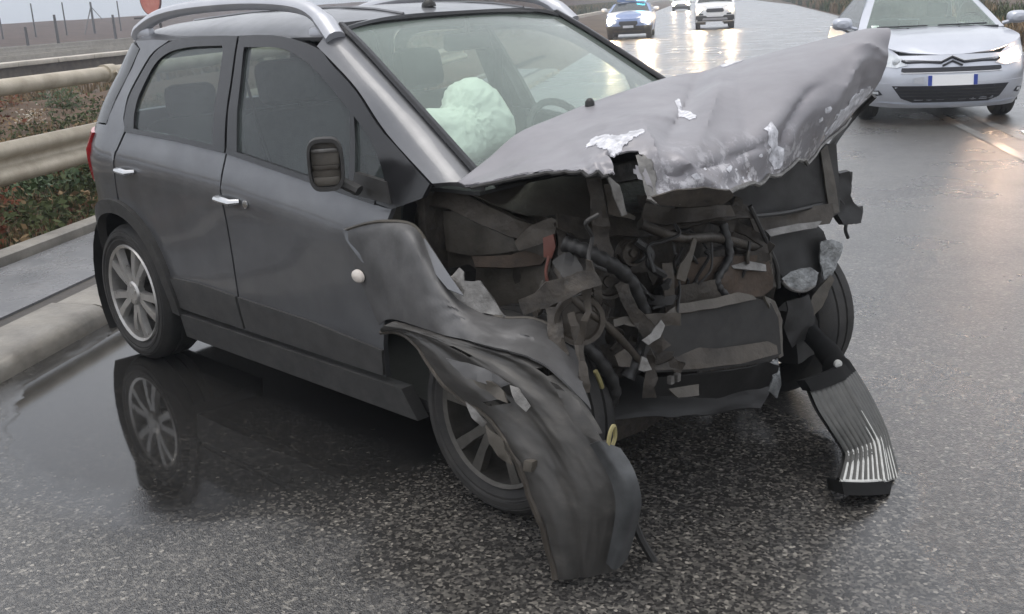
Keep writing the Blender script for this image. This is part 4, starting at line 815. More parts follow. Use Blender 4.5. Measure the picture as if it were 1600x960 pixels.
def fend(u, v):
    p = FS.at(u, v); q = V((u*9, v*3, 0)); return p+V((.1, -1, .2))*(.012*noise.noise(q*1.2)*min(1, v*3)*min(1, max(.3, u*2.5-.6))+.006*(1-2*abs(noise.noise(V((u*13+v*5, v*2.2, 7)))))*min(1, v*3)*min(1, max(.2, u*3-.5))+.008*(1-2*abs(noise.noise(q*1.6+V((4, 4, 0)))))*max(0, min(1, u*4-2))*min(1, v*3))
mb = MB(); sheet(mb, fend, 60, 20, .006); fo = mb.build('right_fender', M_mud_shade, car, angle=28, label='torn right front fender peeled outwards')
mb = MB(); mb.tube([fend(k/40, .0) for k in range(41)], .006, 6); mb.build('fender_hem', M_apron, fo)
# light crease where the fender buckled over the door, side repeater
plate('buckle', [(536, 358), (548, 364), (562, 388), (575, 412), (566, 410), (550, 388), (540, 374)], (.5, -.908, .8), (.15, -1, .25), M_hoodpaint, .003, 10, parent=fo, step=.02)
RP = onY(559, 432, -.912); mb = MB(); mb.lathe([(.001, .012), (.016, .010), (.024, .004), (.026, -.004), (.001, -.006)], 18, Matrix.Translation(RP) @ Matrix.Rotation(math.pi, 4, 'Z') @ Matrix.Diagonal((1.25, 1, .9, 1))); mb.build('side_repeater', mat('pale_repeater', (.62, .56, .5), (.72, .66, .6), rough=.2), fo)
plate('fender_flap', [(600, 346), (650, 352), (690, 412), (724, 462), (700, 452), (664, 408), (626, 372)], (.9, -.885, .82), (.1, -.75, .65), M_hoodpaint, .003, 6, parent=fo, step=.03)
plate('torn_metal', [(697, 438), (716, 418), (724, 424), (728, 440), (752, 440), (772, 470), (788, 495), (760, 490), (728, 484), (712, 470)], (1.07, -.90, .72), (.35, -.85, .3), M_bare, .014, 16, parent=fo, step=.02)
cable('torn_edge', [(786, 494, 1.23), (806, 499, 1.25), (830, 498, 1.27), (846, 490, 1.27)], .004, M_bare)
# ---- inner apron and firewall, strut tower, headlamp carrier
plate('inner_apron', [(592, 312), (640, 300), (700, 296), (760, 316), (850, 358), (866, 372), (858, 420), (846, 470), (850, 500), (790, 500), (700, 470), (650, 420), (620, 380), (600, 350)], (1.0, -.62, .8), (.12, -1, .1), M_apron, .016, 6, step=.04)
plate('apron_rail', [(640, 300), (712, 294), (762, 322), (812, 346), (858, 362), (842, 380), (800, 372), (752, 352), (700, 326), (650, 318)], (1.05, -.66, .92), (.2, -.8, .6), M_junk2, .008, 8, step=.03)
plate('apron_panel', [(690, 330), (716, 332), (800, 370), (812, 392), (770, 398), (736, 400), (700, 392)], (.95, -.645, .82), (.15, -1, .15), M_apron, .01, 8, step=.03)
plate('apron_bracket', [(738, 402), (800, 400), (850, 384), (862, 396), (846, 416), (796, 420), (744, 418)], (1.05, -.655, .74), (.2, -.7, .6), M_rust, .008, 9, step=.025)
plate('lamp_carrier', [(804, 378), (830, 352), (862, 340), (872, 346), (866, 372), (838, 384), (812, 392)], (1.25, -.66, .87), (.5, -.8, .3), M_junk2, .012, 13, step=.02)
plate('red_connector', [(848, 372), (864, 366), (868, 386), (862, 404), (850, 402)], (1.3, -.66, .83), (.6, -.8, .1), M_redplastic, .006, 14, thick=.03, step=.02)
cable('red_wire', [(858, 400, 1.31), (853, 425, 1.31), (856, 448, 1.32), (848, 470, 1.32)], .005, M_redplastic)
cable('apron_stay', [(852, 440, 1.33), (846, 462, 1.33), (842, 485, 1.32), (836, 490, 1.32)], .012, M_junk2)
mb = MB(); mb.lathe([(.001, .04), (.07, .03), (.1, .0), (.12, -.06), (.13, -.25)], 20, Matrix.Translation((1.02, -.5, .86)) @ Matrix.Rotation(rad(90), 4, 'X')); mb.build('strut_tower', M_junk2, car)
mb = MB(); mb.box((.74, 0, .62), (.04, 1.5, .8), bev=.01); mb.build('firewall', M_junk, car)
plate('scuttle', [(716, 300), (850, 275), (950, 278), (968, 338), (950, 352), (868, 346), (820, 340), (760, 316)], (1.2, -.3, .92), (.5, -.3, .8), M_apron, .02, 7, step=.05)
plate('scuttle_tab', [(944, 290), (966, 284), (976, 330), (992, 338), (990, 343), (970, 340), (950, 335)], (1.46, -.46, .95), (.9, -.4, .1), M_junk2, .01, 12, step=.02)
# ---- engine bay
lump('bay_core', (1.12, -.1, .62), (.42, .95, .56), M_junk, amp=.05, fs=7, seed=12)
lump('engine_block', (1.14, .05, .58), (.5, .72, .46), M_junk, amp=.03, seed=1)
lump('engine_cover', (1.14, -.05, .82), (.38, .52, .12), M_clad, Matrix.Rotation(rad(9), 3, 'X'), amp=.02, seed=2)
lump('battery', (1.14, .46, .78), (.2, .26, .22), M_blackplastic, Matrix.Rotation(rad(14), 3, 'Z'), amp=.008, seed=3)
lump('air_box', (1.24, -.36, .74), (.26, .3, .26), M_junk, Matrix.Rotation(rad(-18), 3, 'Z'), amp=.03, seed=4)
lump('gearbox', (1.1, .38, .42), (.36, .36, .3), M_junk, amp=.03, seed=5)
lump('subframe', (1.15, 0, .2), (.36, 1.0, .12), M_junk, amp=.02, seed=6)
R = random.Random(5)
for k in range(46):     # buckled strips packed into the bay, each a dented plate of its own
    cx, cy = R.uniform(866, 1185), R.uniform(335, 600); x = 1.28+.22*R.random()+(.07 if cy > 450 else 0)
    if cx > 1030 and cy > 455: continue
    w, h = R.uniform(34, 80), R.uniform(6, 17); a = R.choice([R.uniform(-.5, .5), R.uniform(1.0, 2.1)]); top, bot = [], []
    bend = R.uniform(-12, 12)
    for j in range(6):
        t = -1+2*j/5; oy = bend*(1-t*t)+R.uniform(-3, 3); hh = h*R.uniform(.7, 1.2)
        for lst, sgn in ((top, 1), (bot, -1)): lst.append((cx+w*t*math.cos(a)-(oy+sgn*hh)*math.sin(a), cy+w*t*math.sin(a)+(oy+sgn*hh)*math.cos(a)))
    plate('buckled_strip', top+bot[::-1], onX(cx, cy, x), -ray(cx, cy)+V((R.uniform(-.35, .35), R.uniform(-.35, .35), R.uniform(-.35, .35))), R.choice([M_junk, M_junk, M_junk, M_junk, M_clad, M_junk2]), .022, 14, seed=k, step=.025)
def pulley(c, r, ax, parent=None):
    M = Matrix.Translation(c) @ V((0, 1, 0)).rotation_difference(V(ax)).to_matrix().to_4x4()
    mb = MB(); mb.lathe([(.001, .02), (r*.3, .02), (r*.32, .008), (r*.75, .004), (r*.8, .018), (r*.98, .02), (r, .012), (r*.93, .004), (r, -.006), (r*.93, -.014), (r, -.022), (.001, -.026)], 26, M); return mb.build('pulley', M_junk2, car, angle=30)
pulley(onX(905, 500, 1.45), .075, (.75, -.65, .1)); pulley(onX(950, 440, 1.42), .055, (.8, -.55, .2)); pulley(onX(880, 570, 1.42), .06, (.6, -.75, 0)); pulley(onX(985, 395, 1.45), .04, (.9, -.3, .1))
def hose(pts, r, rings=True):
    P = smooth_path([onX(a, b, x) for a, b, x in pts], 14); mb = MB(); mb.tube(P, [r*(1+.12*math.sin(i*1.6)) if rings else r for i in range(len(P))], 10); return mb.build('corrugated_hose' if rings else 'pipe', M_blackplastic if rings else M_junk2, car, angle=70)
hose([(880, 380, 1.40), (930, 400, 1.48), (985, 440, 1.5), (1010, 520, 1.5), (980, 590, 1.48)], .022)
hose([(1000, 350, 1.46), (1060, 372, 1.5), (1120, 372, 1.5), (1180, 388, 1.5)], .016, False)
hose([(870, 420, 1.36), (900, 470, 1.45), (960, 520, 1.5), (1020, 590, 1.5)], .012, False)
hose([(1130, 350, 1.5), (1140, 400, 1.53), (1120, 440, 1.54), (1140, 470, 1.56)], .014)
hose([(860, 520, 1.36), (920, 545, 1.46), (960, 610, 1.48), (930, 660, 1.4)], .02)
for k in range(14):
    x0, y0 = R.uniform(860, 1190), R.uniform(335, 470); pts = []; x = 1.46+.08*R.random()
    for j in range(5): pts.append((x0, y0, x+R.uniform(-.04, .04))); x0 += R.uniform(-30, 30); y0 += R.uniform(8, 42)
    cable('hose' if k % 3 == 0 else 'wire', pts, R.choice([.004, .005, .006, .013 if k % 3 == 0 else .005]), R.choice([M_blackplastic, M_blackplastic, M_junk2, M_clad]))
# upper crossmember bent back, radiator core, bumper beam
plate('crossmember', [(868, 338), (960, 342), (1060, 326), (1170, 322), (1180, 340), (1100, 352), (1000, 372), (900, 372), (866, 362)], (1.44, -.25, .86), (.8, -.25, .55), M_junk, .02, 8, step=.04)
plate('latch_panel', [(1008, 318), (1060, 326), (1140, 322), (1150, 336), (1090, 346), (1040, 350), (1000, 346)], (1.5, -.2, .9), (.85, -.3, .45), M_junk2, .014, 10, step=.03)
cable('hood_cable', [(1172, 322, 1.53), (1186, 352, 1.54), (1202, 388, 1.54), (1214, 418, 1.55), (1216, 450, 1.55)], .008, M_clad)
rad_ = plate('radiator', [(1044, 420), (1100, 402), (1196, 398), (1206, 450), (1190, 462), (1060, 486), (1040, 470)], (1.50, -.2, .68), (.93, -.25, .1), M_rust, .016, 9, step=.03)
plate('radiator_frame', [(1034, 412), (1050, 410), (1056, 484), (1040, 492)], (1.53, -.4, .68), (.93, -.25, .1), M_junk2, .006, 12, parent=rad_, step=.02)
plate('radiator_frame', [(1056, 436), (1062, 414), (1078, 392), (1084, 372), (1090, 376), (1084, 400), (1070, 440)], (1.54, -.35, .72), (.93, -.25, .1), M_apron, .006, 12, parent=rad_, step=.02)
plate('radiator_shroud', [(1060, 446), (1120, 436), (1128, 468), (1062, 482)], (1.525, -.3, .66), (.93, -.2, .15), M_junk2, .008, 10, parent=rad_, step=.03)
plate('fan_motor', [(1142, 416), (1168, 408), (1196, 414), (1198, 424), (1168, 422), (1146, 420)], (1.54, -.05, .70), (.7, -.2, .6), M_bare, .006, 12, parent=rad_, step=.02)
plate('fan_shroud', [(1130, 400), (1206, 392), (1212, 448), (1150, 462), (1132, 440)], (1.515, -.05, .69), (.93, -.2, .1), M_junk, .014, 12, parent=rad_, step=.03)
cable('radiator_pipe', [(1170, 392, 1.55), (1168, 402, 1.55), (1169, 412, 1.55)], .006, M_apron, parent=rad_)
cable('radiator_pipe', [(1202, 412, 1.56), (1204, 428, 1.56), (1198, 442, 1.56)], .007, M_apron, parent=rad_)
bb = plate('bumper_beam', [(1012, 520), (1034, 498), (1060, 487), (1120, 478), (1180, 466), (1204, 474), (1215, 498), (1219, 552), (1208, 562), (1160, 572), (1090, 580), (1020, 582), (1004, 566)], (1.62, -.25, .58), (.95, -.3, .05), M_clad, .007, 5, thick=.05, step=.04)
plate('beam_flange', [(1032, 497), (1062, 474), (1120, 466), (1150, 458), (1176, 462), (1182, 468), (1120, 481), (1062, 490)], (1.61, -.25, .66), (.75, -.25, .6), M_apron, .008, 10, parent=bb, step=.025)
plate('beam_flange', [(1014, 556), (1040, 540), (1120, 545), (1200, 533), (1214, 540), (1216, 553), (1160, 568), (1090, 577), (1022, 579)], (1.635, -.25, .49), (.85, -.3, .45), M_junk2, .005, 8, parent=bb, step=.03)
plate('torn_bracket', [(1002, 532), (1018, 520), (1032, 500), (1038, 510), (1030, 528), (1012, 540)], (1.6, -.55, .66), (.9, -.3, .3), M_bare, .008, 16, step=.02)
plate('torn_bracket', [(998, 578), (1002, 556), (1010, 560), (1018, 578), (1006, 581)], (1.63, -.65, .58), (.9, -.4, .2), M_bare, .006, 16, step=.02)
plate('torn_bracket', [(1192, 462), (1206, 470), (1218, 500), (1222, 556), (1214, 560), (1210, 505), (1198, 480)], (1.635, .0, .58), (.92, .2, .1), M_apron, .006, 12, parent=bb, step=.02)
mb = MB(); mb.lathe([(.001, .0), (.022, 0), (.024, -.006), (.001, -.012)], 14, Matrix.Translation(onX(1203, 520, 1.655)) @ Matrix.Rotation(rad(-75), 4, 'Z')); mb.build('tow_hole', M_blackplastic, bb)
plate('lower_grille', [(1010, 590), (1090, 584), (1200, 566), (1216, 572), (1212, 600), (1120, 622), (1020, 618)], (1.58, -.2, .42), (.9, -.25, -.25), M_blackplastic, .014, 8, step=.04)
plate('splash_shield', [(870, 600), (1000, 590), (1120, 610), (1210, 600), (1190, 640), (1060, 650), (930, 660), (880, 640)], (1.42, -.3, .3), (.6, -.2, .6), M_blackplastic, .03, 6, step=.05)
plate('shield_scrap', [(1044, 608), (1092, 600), (1092, 618), (1060, 622)], (1.6, -.4, .38), (.8, -.3, .5), M_apron, .006, 12, step=.02)
plate('hanging_strap', [(1200, 568), (1216, 560), (1220, 600), (1212, 622), (1198, 610), (1204, 590)], (1.6, .05, .4), (.9, -.3, .1), M_clear, .012, 16, step=.02)
for (px, py) in ((1048, 594), (1058, 590)): lump('bolt', onX(px, py, 1.63), (.016, .016, .024), M_bare, amp=.002)
plate('bracket_scrap', [(956, 500), (985, 494), (1002, 500), (1000, 512), (975, 508), (958, 512)], (1.52, -.6, .66), (.8, -.4, .4), M_apron, .012, 16, step=.02)
plate('bracket_scrap', [(960, 556), (975, 545), (988, 560), (984, 575), (966, 572)], (1.55, -.62, .55), (.8, -.4, .4), M_junk2, .012, 16, step=.02)
for (px, py, x) in ((935, 590, 1.5), ): 
    mb = MB(); mb.tube(smooth_path([onX(930, 580, x), onX(936, 592, x), onX(941, 606, x)], 4), .007, 6); mb.build('yellow_clip', M_yellow, car)
# ---- left headlamp remains, left wheel, drive shaft
wheel(car, (1.24, .715, .325), 1, steer=rad(-4), spin=.1)
lamp = plate('headlamp_reflector', [(1222, 436), (1234, 424), (1262, 418), (1278, 426), (1272, 446), (1250, 456), (1228, 450)], (1.5, .35, .66), (.85, -.45, .35), M_clear, .014, 14, step=.02)
plate('headlamp_lens', [(1280, 378), (1300, 374), (1316, 380), (1312, 402), (1300, 430), (1288, 438), (1280, 410)], (1.5, .55, .72), (.9, -.3, .2), M_clear, .012, 18, parent=lamp, step=.02)
plate('headlamp_shard', [(1296, 430), (1302, 436), (1286, 478), (1256, 512), (1250, 506), (1262, 490), (1270, 462)], (1.52, .5, .6), (.9, -.4, .2), M_apron, .008, 16, parent=lamp, step=.02)
cable('headlamp_rim', [(1222, 440, 1.53), (1236, 452, 1.54), (1256, 455, 1.53), (1272, 446, 1.52)], .007, M_bare, parent=lamp)
plate('lamp_housing', [(1200, 366), (1276, 352), (1292, 380), (1278, 430), (1225, 440), (1204, 410)], (1.42, .3, .72), (.9, -.2, .1), M_blackplastic, .02, 9, step=.035)
plate('wheel_arch_scrap', [(1226, 470), (1262, 460), (1272, 500), (1256, 530), (1230, 540), (1222, 510)], (1.5, .2, .5), (.9, -.2, 0), M_blackplastic, .02, 10, step=.03)
lump('brake_hose_mount', onX(1240, 520, 1.45), (.1, .14, .2), M_blackplastic, amp=.02)
# ---- right front wheel, swung arch liner and bumper corner hanging to the road
wheel(car, (1.18, -.875, .325), -1, steer=rad(3), tilt=rad(-3), spin=.9, rim_m=mat('dusty_alloy', (.06, .056, .05), (.12, .112, .1), rough=.6, metal=.5, scale=14))
L0 = [(596, 520, -.89), (622, 520, -.915), (650, 540, -.95), (694, 605, -1.0), (752, 650, -1.04), (796, 706, -1.07), (832, 795, -1.08)]
Lp = [onY(*q) for q in L0]+[onZ(868, 904, .012)]
R0 = [(620, 502, -.92), (668, 516, -.965), (740, 536, -1.0), (836, 566, -.985), (910, 628, -.955), (954, 700, -.95), (984, 775, -.94)]
Rp = [onY(*q) for q in R0]+[onZ(962, 892, .012)]
def midp(a, b, t, push): return a+(b-a)*t+V((.30, -.8, .25)).normalized()*push
rows = [Lp, [midp(a, b, .3, .032) for i, (a, b) in enumerate(zip(Lp, Rp))], [midp(a, b, .5, .034) for a, b in zip(Lp, Rp)], [midp(a, b, .68, .042) for a, b in zip(Lp, Rp)], [midp(a, b, .86, .024) for a, b in zip(Lp, Rp)], Rp]
LS = Surf(rows)
def liner(u, v):
    p = LS.at(u, v); jj = (.05*noise.noise(V((u*9, 3.3, 1)))+.03*noise.noise(V((u*23, 1.3, 1)))); p = LS.at(u, min(1, max(0, v+(jj if v > .93 or v < .06 else 0)))); rib = .009*math.sin(v*math.pi*5+2*noise.noise(V((u*3, v*2, 0))))*min(1, u*2.2)
    q = V((u*6, v*4, 3)); return p+V((.35, -.85, .3)).normalized()*(rib+.012*noise.noise(q*.8)+.0035*(1-2*abs(noise.noise(q*2.2)))+.0015*noise.noise(q*7)) + V((0, 0, max(0, .012-p.z)))
mb = MB(); sheet(mb, liner, 100, 56, .004, skip=lambda u, v: (v > .93 and noise.noise(V((u*14, 2, 2))) > .28) or (.30 < u < .36 and .55 < v < .62) or (.52 < u < .545 and .15 < v < .34)); li = mb.build('wheel_arch_liner', M_streak, car, angle=50, label='ribbed black arch liner and bumper corner hanging down to the road')
mb = MB(); mb.tube([liner(k/40, .01) for k in range(41)], [.008]*30+[.012]*11, 7); mb.build('liner_edge', M_junk2, li)
lp2 = Surf([[liner(.70+.28*k/5, .78)+V((.008, -.006, .006)) for k in range(6)], [liner(.69+.30*k/5, .90)+V((.028, -.012, .01)) for k in range(6)], [liner(.72+.26*k/5, .985)+V((.02, .02, .004)) for k in range(6)]])
mb = MB(); sheet(mb, lambda u, v: lp2.at(u, v)+V((.01*math.sin(u*3), 0, .0)), 18, 10, .006); mb.build('bumper_skin', mat('scuffed_grey_skin', (.035, .036, .037), (.10, .103, .105), rough=.4, metal=.3, scale=9, rvar=.1), li, label='grey painted bumper skin remnant')
lump('hub_knob', onY(828, 728, -1.08), (.03, .02, .03), M_apron, amp=.012, parent=li)
mb = MB(); e0 = onX(952, 688, 1.72); mb.tube(smooth_path([onX(949, 706, 1.72), onX(953, 678, 1.72), onX(959, 666, 1.72), onX(961, 684, 1.72), onX(952, 708, 1.72)], 5), .006, 6); mb.build('yellow_clip', M_yellow, li)
lump('clip_stud', onX(961, 720, 1.72), (.035, .035, .03), M_apron, amp=.004, parent=li)
cable('loose_strap', [(985, 800, 1.68), (1000, 840, 1.70), (1022, 878, 1.73)], .012, M_blackplastic, parent=li)
for k, (px, mt_, am) in enumerate((([(738, 592), (770, 598), (790, 612), (796, 630), (776, 622), (752, 606)], M_apron, .02), ([(795, 600), (812, 606), (830, 636), (824, 644), (808, 628)], M_bare, .014), ([(700, 560), (760, 575), (800, 600), (780, 606), (730, 590)], M_mud_shade, .02),
      ([(726, 628), (742, 640), (760, 662), (752, 668), (736, 652)], M_bare, .01), ([(760, 664), (790, 690), (800, 726), (786, 720), (768, 694)], M_apron, .018), ([(860, 596), (905, 625), (940, 690), (915, 680), (880, 640)], M_streak, .02))):
    plate('torn_liner_shred', px, onY(*px[0], -1.10-.004*k), (.35, -.85, .3), mt_, am, 13, step=.02, parent=li, seed=k)
# lower brake and suspension behind the right wheel
mb = MB(); mb.tube([(1.12, -.5, .25), (1.18, -.75, .25)], .03, 8); mb.tube([(1.02, -.5, .86), (1.15, -.68, .35)], .03, 8); mb.build('suspension_arm', M_junk, car)
lump('wheel_well_dark', (.84, -.5, .42), (.08, .5, .6), M_blackplastic, amp=.02, seed=9)

# ---- torn-off ribbed duct resting on the road, neck still at the left corner (a thing of its own)
dt = thing('air_duct', 'flared ribbed grey air duct hanging from crushed front onto wet road', 'air duct', Matrix.Translation(onZ(1360, 770, 0)))
o0 = dt.matrix_world.translation.copy()
X = lambda px, py, x: onX(px, py, x)-o0
Le = [X(1266, 612, 1.76), X(1278, 640, 1.80), X(1296, 668, 1.84), X(1316, 698, 1.875), X(1322, 712, 1.89), X(1317, 735, 1.93), X(1312, 752, 1.955)]
Ri = [X(1335, 579, 1.735), X(1352, 606, 1.78), X(1366, 632, 1.82), X(1380, 660, 1.865), X(1386, 676, 1.89), X(1396, 712, 1.94), X(1405, 745, 1.985)]
nrm = V((.78, -.55, .28)).normalized()
def duct(u, v, d=0):
    a = spline(Le, v); b = spline(Ri, v); p = a+(b-a)*u
    return p+nrm*(.045*math.sin(math.pi*u)+.008*math.sin(u*math.pi*26)*(.35+.65*max(0, (v-.35)/.65))+.012*math.exp(-((u-.60)/.07)**2)-d)
mb = MB(); sheet(mb, lambda u, v: duct(u, v), 78, 22, .006); mb.build('ribbed_face', M_duct, dt, angle=60)
mb = MB(); sheet(mb, lambda u, v: duct(u, v)-nrm*(.03+.05*math.sin(math.pi*u)), 12, 14, .006); mb.build('duct_back', M_blackplastic, dt)
for k in range(12):
    u0 = (k*2+.5)/26
    if u0 > 1: continue
    v0 = .56 if k not in (6, 7, 8) else .22
    mb = MB(); mb.tube([duct(u0+.004, v0+(1-v0)*j/10)+nrm*.003 for j in range(11)], [.0015]+[.0035]*4+[.0052]*6, 6); mb.build('rib', M_ductlight, dt)
mb = MB(); mb.tube([duct(j/12, 1.0)+nrm*.004 for j in range(13)], .007, 6); mb.build('pale_rim', M_ductlight, dt)
ctr = [duct(j/12, 1.0) for j in range(13)]
mb = MB(); dwn = (onX(1362, 772, 2.0)-o0)-(X(1358, 750, 1.975)); rows = [[p+nrm*.012 for p in ctr], [p+nrm*.016+dwn*.9 for p in ctr], [p-nrm*.10+dwn*.9 for p in ctr], [p-nrm*.09 for p in ctr]]
mb.grid(rows+[rows[0]]); mb.add([r[0] for r in rows], [[0, 1, 2, 3]]); mb.add([r[-1] for r in rows], [[3, 2, 1, 0]]); mb.build('black_mouth', M_wetblack, dt, angle=50)
top = [duct(j/12, 0.0) for j in range(13)]
mb = MB(); upv = V((-.25, .05, .3))*.09; rows = [[p+nrm*.014 for p in top], [p+nrm*.006+upv*1.2 for p in top], [p-nrm*.07+upv for p in top], [p-nrm*.06 for p in top]]; mb.grid(rows+[rows[0]]); mb.add([r[0] for r in rows], [[0, 1, 2, 3]]); mb.add([r[-1] for r in rows], [[3, 2, 1, 0]]); mb.build('top_collar', M_wetblack, dt, angle=50)
mb = MB(); mb.tube(smooth_path([X(1312, 592, 1.72), X(1306, 572, 1.69), X(1294, 552, 1.64), X(1270, 525, 1.55), X(1250, 508, 1.48)], 5), [.05]*6+[.042]*6+[.036]*9, 12); mb.build('neck', M_wetblack, dt)
mb = MB(); mb.lathe([(.014, .0), (.014, .01), (.001, .012)], 12, Matrix.Translation(X(1308, 568, 1.735)) @ Matrix.Rotation(rad(-120), 4, 'Z')); mb.build('clamp_screw', M_ductlight, dt)
# ================================================================== OTHER CARS (local frame: X forward, Y left, origin mid wheelbase on the road)
def build_car(name, label, M, p, group=None):
    t = thing(name, label, 'car', M, group)
    xfT, xrT, wt, zl = p['xf'], p['xr'], p['w'], p['line']
    Lf, Lr, n = p.get('Lf', .7), p.get('Lr', .5), 2.4
    bx = p['belt']
    def W_(z): return interp(wt, z)
    def ysx(x, z):
        w = W_(z); xf = interp(xfT, z); xr = interp(xrT, z)
        k = 1
        if z > 1.0: k = max(.3, 1-(z-1)*1.1)
        x1 = xf-Lf*k; x2 = xr+Lr*k
        if x > x1: w *= max(0, 1-min(1, (x-x1)/(xf-x1))**n)**(1/n)
        if x < x2: w *= max(0, 1-min(1, (x2-x)/(x2-xr))**n)**(1/n)
        return w
    def sf(sg, off=0):
        def f(a, b):
            e = .01; w = ysx(a, b); nx = max(-2.5, min(2.5, -(ysx(a+e, b)-ysx(a-e, b))/(2*e))); nn = V((nx, 1, max(-2, min(2, -(ysx(a, b+e)-ysx(a, b-e))/(2*e))))).normalized()
            q = V((a, w, b))+nn*off; return V((q.x, sg*q.y, q.z))
        return f
    def iw(sg): return lambda a, b: V((0, -sg, 0))
    def fp(y, z, off=0):
        w = W_(z); xf = interp(xfT, z); x1 = xf-Lf; q = min(.9999, abs(y)/w); return V((x1+(xf-x1)*(1-q**n)**(1/n)+off, y, z))
    def front(nm, poly, m, off=.006, thick=.03, parent=None, step=.12):
        mb = MB(); panel(mb, poly, lambda a, b: fp(a, b, off), step, thick, inward=lambda a, b: V((-1, 0, 0))); return mb.build(nm, m, parent or t)
    P, wb, R = p['paint'], p['wb']/2, p.get('R', .32)
    zs, zh = p['sill'], zl[0][1]
    xfh = zl[0][0]; xw, zw = p['wbase']; xrf, zr = p['rooff']; xrr = p['roofr']; xrb, zrb = p['rbase']
    lowm = p.get('lower', P)
    # fascia
    zb = p.get('bump', .5)
    mb = MB(); sheet(mb, lambda u, v: fp(W_(zb+(zh-zb)*v)*math.sin((u*2-1)*rad(88)), zb+(zh-zb)*v), 34, 6, .012); mb.build('front_panel', P, t)
    mb = MB(); sheet(mb, lambda u, v: fp(W_(zs+(zb-zs)*v)*math.sin((u*2-1)*rad(88)), zs+(zb-zs)*v, .014), 34, 6, .012); bump = mb.build('front_bumper', lowm, t)
    # rear
    def rp(u, z): a = (u*2-1)*rad(88); xr = interp(xrT, z); s = abs(math.sin(a)); return V((xr+Lr-Lr*max(0, 1-s**n)**(1/n), math.copysign(W_(z)*s, a), z))
    mb = MB(); sheet(mb, lambda u, v: rp(u, zs+(zrb-zs)*v), 24, 8, .012); mb.build('rear_panel', P, t)
    # hood
    def hd(u, v):
        x = xw+(xfh-.006-xw)*v; y = (u*2-1); z = interp(zl[::-1], x); w = ysx(x, z)
        return V((x, y*w, z+p.get('crown', .05)*(1-y*y)*(1-v**5)+p.get('rib', 0)*math.exp(-((abs(y)-.62)/.09)**2)*(1-v**3)))
    mb = MB(); sheet(mb, hd, 30, 18, .012); hood_ = mb.build('hood', p.get('hoodm', P), t)
    for sg in (-1, 1):
        ca = wb, -wb; poly = [(xw+.0, interp(zl[::-1], xw))]
        top = [(x, z-.004) for x, z in zl if xfh-.06 > x > xw]
        r = R+.05
        poly = [(xrT[1][1]+.1, zs+.02)] + arc(-wb, R, r, 188, -8, 12) + [(q[0], q[1]) for q in arc(wb, R, r, 188, -8, 12)] + [(xfh-.2, zs+.02), (xfh-.12, (zs+zh)/2), (xfh-.1, zh-.01)] + top + [(xw, interp(zl[::-1], xw)-.004)] + [(x, z) for x, z in bx] + [(xrT[1][1]+.1, (zs+zrb)/2)]
        mb = MB(); panel(mb, poly, sf(sg), .14, .02, inward=iw(sg)); mb.build('body_side', P, t)
        gl = [(xw-.02, bx[0][1])]+p['sideglass']
        mb = MB(); panel(mb, gl, sf(sg, .004), .15, .004, inward=iw(sg)); mb.build('side_window', M_farglass, t)
        o = [sf(sg)(xw+(xrf-xw)*k/6-.05, zw+(zr-.03-zw)*k/6) for k in range(7)]; i_ = [V((xw+(xrf-xw)*k/6, sg*(ysx(xw-.05, zw)*.90+(ysx(xrf, zr)*.86-ysx(xw-.05, zw)*.90)*k/6), zw+(zr-zw)*k/6)) for k in range(7)]
        mb = MB(); sheet(mb, lambda u, v: spline(o, v)*(1-u)+spline(i_, v)*u, 3, 8, .015); mb.build('a_pillar', P, t)
        mb = MB(); s2 = [V((xw-.15, sg*(ysx(xw-.15, zw)+.0), zw+.03)), V((xw-.13, sg*(ysx(xw-.13, zw)+.10), zw+.06))]
        cc = V((xw-.14, sg*(ysx(xw-.14, zw)+.17), zw+.10)); mb.tube(s2, .025, 6)
        mrows = []
        for (k, dx) in ((.05, .085), (.6, .075), (.95, .03), (1, -.02), (.96, -.06), (.05, -.062)):
            mrows.append([cc+V((dx, math.copysign(abs(math.cos(q))**.7, math.cos(q))*.12*k, math.copysign(abs(math.sin(q))**.7, math.sin(q))*.075*k)) for q in [2*math.pi*j/18 for j in range(18)]])
        mb.grid(mrows, close=True); mb.build('mirror', p.get('mirrorm', P), t)
        for x in (wb, -wb):
            wheel(t, (x, sg*(W_(.35)-.02), R), sg, R=R, w=.2, rimR=R*.64, spokes=p.get('spokes', 7), twin=False, rim_m=p.get('rimm', M_alloy))
            mb = MB(); mb.grid([[V((x+(R+.045)*math.cos(q), sg*y, R+(R+.045)*math.sin(q))) for q in [rad(a) for a in range(-20, 206, 15)]] for y in (W_(.4)-.03, .4)]); mb.build('wheel_well', M_blackplastic, t)
    # windscreen, roof, back window
    def wsf(u, v):
        y = u*2-1; return V((xw+(xrf-xw)*v+.10*(1-y*y)*(1-.5*v), y*((ysx(xw-.05, zw)*.90)*(1-v)+ysx(xrf, zr)*.86*v), zw+(zr-zw)*v+.015*(1-y*y)))
    mb = MB(); sheet(mb, wsf, 20, 10, .004); scr = mb.build('windscreen', M_winglass if p.get('near') else M_farglass, t)
    mb = MB(); mb.tube([wsf(k/12, .0)+V((.01, 0, .006)) for k in range(13)], .016, 6); mb.build('windscreen_seal', M_grille, t)
    def rff(u, v): x = xrr+(xrf-xrr)*v; y = u*2-1; w = ysx(x, zr-.03); return V((x+.06*(1-y*y)*v**4, y*w, zr-.03+(.03+p.get('rcrown', .06)*math.sin(math.pi*(.15+.7*v)))*(1-abs(y)**2.4)))
    mb = MB(); sheet(mb, rff, 16, 12, .012); mb.build('roof', P, t)
    for sg in (-1, 1):
        mb = MB(); sheet(mb, lambda u, v: V((xrr+(xrb-xrr)*v-.1*u*(1-v), sg*(ysx(xrr, zr-.03)*(1-v)+ysx(xrb+.15, zrb)*v)*(1-.1*u), zr-.03+(zrb-zr+.03)*v)), 3, 6, .02); mb.build('c_pillar', P, t)
